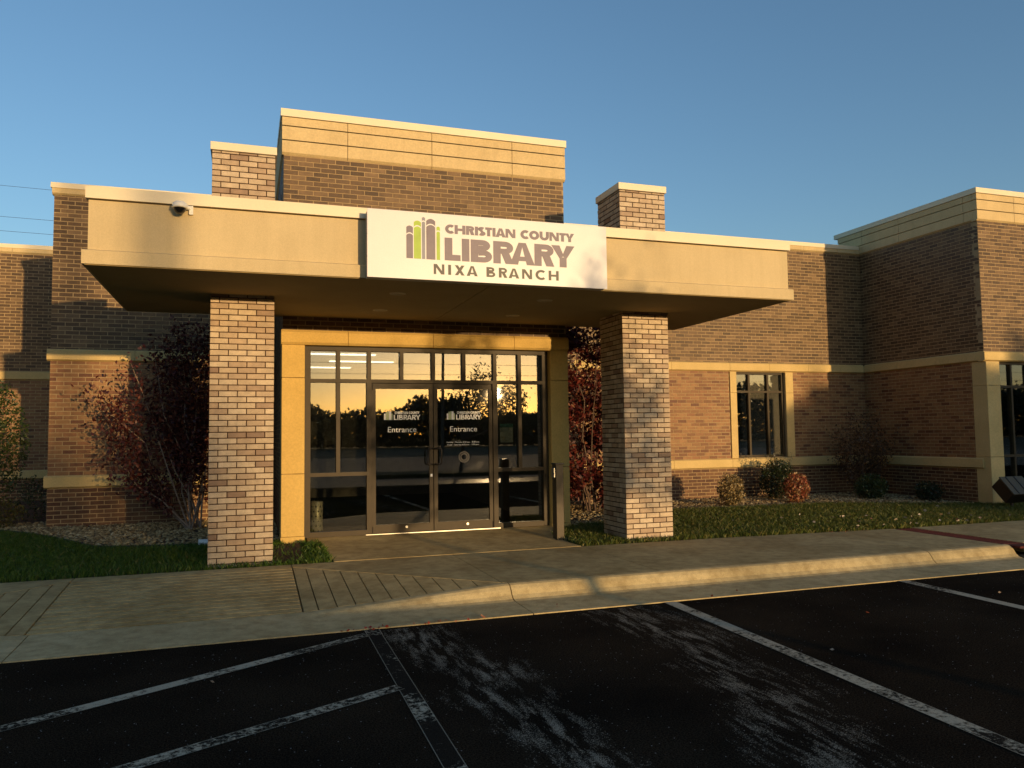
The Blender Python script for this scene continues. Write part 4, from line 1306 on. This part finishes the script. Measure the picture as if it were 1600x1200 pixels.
# red shrub on the right of the entrance
b = thing('red_shrub', 'tall dense red-leaved shrub between the entrance and the right pillar', 'shrub', (6.2, 3.3, 0.07))
tips = [(5.45, 3.2, 2.6), (5.7, 3.0, 3.3), (6.0, 3.3, 3.5), (6.3, 3.1, 3.45), (6.6, 3.4, 3.3), (6.9, 3.2, 2.9), (5.6, 3.0, 1.6), (6.9, 3.3, 1.7), (6.2, 2.9, 2.4)]
stem_tubes((6.2, 3.3, 0.05), tips, 0.02, 'bark', b)
cl = []
for k in range(46):
    zc = rng.uniform(.15, 3.35); hw = .82 if zc < 2.8 else .6
    cl.append(ell(int(rng.uniform(170, 330)), (6.2 + rng.uniform(-hw, hw), 3.3 + rng.uniform(-.45, .4), zc), (rng.uniform(.16, .30), .22, rng.uniform(.16, .32)), .1))
leaves('foliage', np.concatenate(cl), 0.085, 'leaf_red', b)
leaves('foliage', ell(3000, (6.2, 3.45, 1.8), (.8, .4, 1.6), .0), 0.09, 'leaf_burgundy', b)
# green shrub at the left edge
b = thing('green_shrub', 'upright green shrub at the left edge before the recessed wall', 'shrub', (-3.65, 5.4, 0.1))
tips = [(-3.9, 5.3, 2.3), (-3.6, 5.3, 2.5), (-3.35, 5.4, 2.3), (-3.3, 5.3, 1.7), (-4.0, 5.5, 1.6)]
stem_tubes((-3.65, 5.4, 0.08), tips, 0.018, 'bark', b)
leaves('foliage', np.concatenate([ell(5200, (-3.65, 5.4, 1.42), (.66, .5, 1.05), .3), ell(700, (-3.6, 5.3, 2.25), (.35, .35, .32), .3)]), 0.06, 'leaf_green', b)
b = thing('low_bush', 'low yellow-green bush spreading below the green shrub at the left edge', 'bush', (-3.35, 4.75, 0.1))
stem_tubes((-3.35, 4.75, 0.08), [(-3.7, 4.7, .4), (-3.1, 4.7, .45), (-3.4, 4.5, .5)], 0.01, 'bark', b)
leaves('foliage', ell(1300, (-3.40, 4.75, 0.32), (.52, .35, .27), .4), 0.055, 'leaf_yellow', b)
b = thing('low_bush', 'small dark bush tucked behind the gravel at the left edge', 'bush', (-2.9, 5.6, 0.1))
stem_tubes((-2.95, 5.6, 0.08), [(-3.1, 5.6, .7), (-2.8, 5.6, .8)], 0.01, 'bark', b)
leaves('foliage', ell(700, (-2.95, 5.6, 0.45), (.3, .3, .42), .4), 0.05, 'leaf_dark', b)

def bush(name, label, c, w, h, n, size, mat, d=None, up=0):
    t = thing(name, label, 'bush', (c[0], c[1], lawn_z(c[1])))
    z0 = lawn_z(c[1])
    tips = [(c[0] + rng.uniform(-.35, .35) * w, c[1] + rng.uniform(-.3, .3) * w, z0 + h * rng.uniform(.6, .95)) for _ in range(5)]
    stem_tubes((c[0], c[1], z0), tips, 0.009, 'bark', t, wob=.02)
    pts = np.concatenate([ell(n, (c[0], c[1], z0 + h * .5), (w / 2, (d or w) / 2, h * .52), .7), ell(n, (c[0], c[1], z0 + h * .48), (w * .42, (d or w) * .42, h * .45), .2)])
    pts += rng.normal(size=pts.shape) * 0.018
    pts = pts[pts[:, 2] > z0 + 0.01]
    leaves('foliage', pts, size, mat, t)
    if up:
        tp_ = [(c[0] + rng.uniform(-.5, .5) * w, c[1] + rng.uniform(-.2, .2), z0 + h * rng.uniform(1.0, 1.25)) for _ in range(up)]
        stem_tubes((c[0], c[1], z0), tp_, 0.005, 'bark', t, wob=.02)
        twig_leaves((c[0], c[1], z0), tp_, 26, .02, .04, mat, t, .6)
    return t
bush('round_bush', 'small round bush with cream-edged leaves nearest the right pillar', (8.98, 3.10), 0.50, 0.60, 1100, 0.048, 'leaf_variegated')
bush('dark_bush', 'dark green bush with upright sprigs beneath the window', (10.62, 3.85), 0.85, 0.78, 1700, 0.05, 'leaf_dark', .6, 9)
bush('red_bush', 'small orange-red bush in front of the window', (10.46, 3.10), 0.50, 0.58, 1100, 0.048, 'leaf_orange')
bush('round_bush', 'rounded green bush in front of the bare twiggy shrub', (12.30, 3.15), 0.66, 0.50, 1300, 0.045, 'leaf_green')
bush('dark_bush', 'low dark bush against the shaded wing wall', (13.05, 2.45), 0.55, 0.38, 700, 0.045, 'leaf_dark')
b = thing('twiggy_shrub', 'open rust-leaved shrub of thin branches in the shaded wall corner', 'shrub', (12.6, 3.75, 0.08))
tips = [(11.95, 3.6, 1.2), (12.1, 3.8, 1.5), (12.35, 3.6, 1.75), (12.6, 3.8, 1.55), (12.8, 3.6, 1.8), (13.05, 3.7, 1.5), (13.25, 3.6, 1.3), (13.3, 3.8, .95), (12.0, 3.7, .9), (12.5, 3.4, 1.2), (12.9, 3.4, 1.1)]
stem_tubes((12.6, 3.75, 0.05), tips, 0.013, 'bark', b)
twig_leaves((12.6, 3.75, 0.1), tips, 330, 0.12, 0.055, 'leaf_rust', b, .40)

# ------------------------------------------------------------------ across the lot: trees, pole, wires (met in the glass and as shade)
def tree(name, label, base, crown, n, size, mat, tips, r0=0.09):
    t = thing(name, label, 'tree', (base[0], base[1], -0.05), 'trees across the parking lot')
    bz = Vector((base[0], base[1], -0.1)); fork = bz + Vector((base[2], 0, 1.35))
    MB().tube([bz, bz.lerp(fork, .5) + Vector((.03, 0, 0)), fork], [r0, r0 * .8, r0 * .7], 10).build('trunk', 'bark', t, smooth=True)
    for tp_ in tips:
        tp_ = Vector(tp_); md = fork.lerp(tp_, .5) + Vector((rng.normal() * .12, rng.normal() * .12, .1))
        MB().tube([fork, md, tp_], [r0 * .55, r0 * .35, r0 * .08], 6).build('limb', 'bark', t, smooth=True)
    pts = []
    for c, r_ in crown:
        pts.append(ell(int(n * r_[0] * r_[2]), c, r_, .2))
    for tp_ in tips:
        f = np.array(fork); e = np.array(tp_)
        k = rng.uniform(.35, 1.05, 160)
        pts.append(f + (e - f) * k[:, None] + rng.normal(size=(160, 3)) * .16)
    leaves('crown', np.concatenate(pts), size, mat, t)
    return t
tree('parking_lot_tree', 'small loose-crowned tree on the lot island, mirrored in the right door', (8.7, -18.2, .1),
     [((9.0, -18.2, 2.5), (.8, .8, .75)), ((9.9, -18.1, 2.9), (.9, .8, .8)), ((10.9, -18.3, 2.5), (.8, .7, .7)), ((9.7, -18.3, 3.6), (.55, .5, .5)), ((11.4, -18.2, 1.9), (.6, .6, .5)), ((11.0, -18.2, 3.1), (.6, .6, .5)), ((10.6, -18.2, 1.9), (.6, .6, .5))], 950, 0.13, 'leaf_dark',
     [(8.2, -18.0, 3.0), (8.8, -18.4, 3.6), (9.5, -18.1, 4.3), (10.2, -18.3, 4.1), (10.9, -18.0, 3.7), (11.6, -18.3, 3.0), (11.9, -18.2, 2.2), (9.9, -18.7, 3.3)])
tree('parking_lot_tree', 'broad small tree at the right end of the lot island, shading the right wing', (21.8, -24.0, .0),
     [((20.9, -24, 2.2), (1.1, 1.0, 1.5)), ((22.0, -24, 2.5), (1.3, 1.1, 1.6)), ((23.2, -24.2, 3.0), (1.6, 1.2, 1.7)), ((24.6, -24, 3.0), (1.5, 1.2, 1.6)), ((21.4, -24, 3.4), (.8, .8, .6)), ((22.4, -24, 1.2), (1.9, 1.0, .7)), ((24.8, -24, 1.3), (1.7, 1.0, .7))], 1100, 0.20, 'leaf_dark',
     [(20.3, -24, 3.3), (21.2, -24.2, 4.2), (22.4, -24, 4.6), (23.6, -24.1, 5.2), (25.0, -24, 4.4), (20.0, -24.1, 2.2)])
isl = struct(MB().box(5.0, -19.6, -0.2, 30, -17.0, -0.02).build('lot_island', 'turf'))
# far tree line, with unseen parts added to block sky glow
def th(x):
    base = 4.7 + 0.5 * math.sin(x * .31) + 0.35 * math.sin(x * .83 + 1)
    if x < 32.2: base += 0.5
    if 24 < x < 31.6: base += 1.5
    if x > 46: base += 1.3
    if x > 62: base += 3.5  # taller right end, added against sky glow
    if x < 2: base += min(5.5, (2 - x) * .6)  # taller unseen left end, added to cut sky glow on the walls
    return base
xs_ = rng.uniform(-70, 250, 46000)
tt = np.array([th(v) for v in xs_])
kk = rng.uniform(0, 1, len(xs_)) ** 0.55
pts = np.stack([xs_ + rng.normal(size=len(xs_)) * .3, -100 + rng.uniform(-2.5, 2.5, len(xs_)), tt * kk + rng.normal(size=len(xs_)) * .22], 1)
x2 = rng.uniform(-70, 250, 80000); pts2 = np.stack([x2, -103 + rng.uniform(-1.5, 1.5, len(x2)), np.array([th(v) for v in x2]) * .85 * rng.uniform(0, 1, len(x2)) ** 1.3], 1)
y3 = rng.uniform(-100, -6, 16000); pts3 = np.stack([-62 + rng.uniform(-3, 3, len(y3)), y3, (9.5 + 1.2 * np.sin(y3 * .35) + .8 * np.sin(y3 * .9)) * rng.uniform(0, 1, len(y3)) ** .8], 1)  # unseen row on the left, added to block glow on left-facing walls
tag(stuff(leaves('distant_trees', np.concatenate([pts, pts2, pts3]), 0.75, 'leaf_dark', aspect=.7)), 'far dark line of trees mirrored in the doors, with unseen added rows blocking sky glow', 'trees')
# utility pole with cross-arm and wires across the road
up = thing('utility_pole', 'wooden utility pole across the road, mirrored between the doors', 'utility pole', (18.1, -60, -0.2))
MB().tube([(18.1, -60, -0.3), (18.25, -60, 10.8)], [0.17, 0.12], 10).build('shaft', 'pole_wood', up, smooth=True)
MB().box(17.1, -60.2, 9.9, 19.4, -60.08, 10.05).build('cross_arm', 'pole_wood', up)
def sag(x0, x1, y, z, s, r_=0.018, n=24):
    return MB().tube([(x0 + (x1 - x0) * i / n, y, z - s * 4 * (i / n) * (1 - i / n)) for i in range(n + 1)], r_, 5)
for i, (z, lb) in enumerate(((10.1, 'upper wire on the utility pole, mirrored in the transom panes'), (8.6, 'middle wire on the utility pole, mirrored in the transom panes'), (7.6, 'lower wire on the utility pole, mirrored in the transom panes'))):
    tag(sag(-110, 130, -60.22, z, .35).build('overhead_wire', 'wire'), lb, 'wire', 'wires across the road')
for (z0, z1, lb) in ((15.85, 15.35, 'topmost overhead wire in the sky left of the building'), (14.1, 13.6, 'middle overhead wire in the sky left of the building'), (13.3, 12.5, 'lowest overhead wire in the sky left of the building')):
    a = Vector((-12.6, 40, z0 - .22)); c = Vector((-10.04, 40, z0 - .27))
    d = Vector((1, 0, -0.02))
    tag(MB().tube([a - d * 140, a, a + d * 140], 0.010, 5).build('overhead_wire', 'wire'), lb, 'wire', 'wires left of the building')
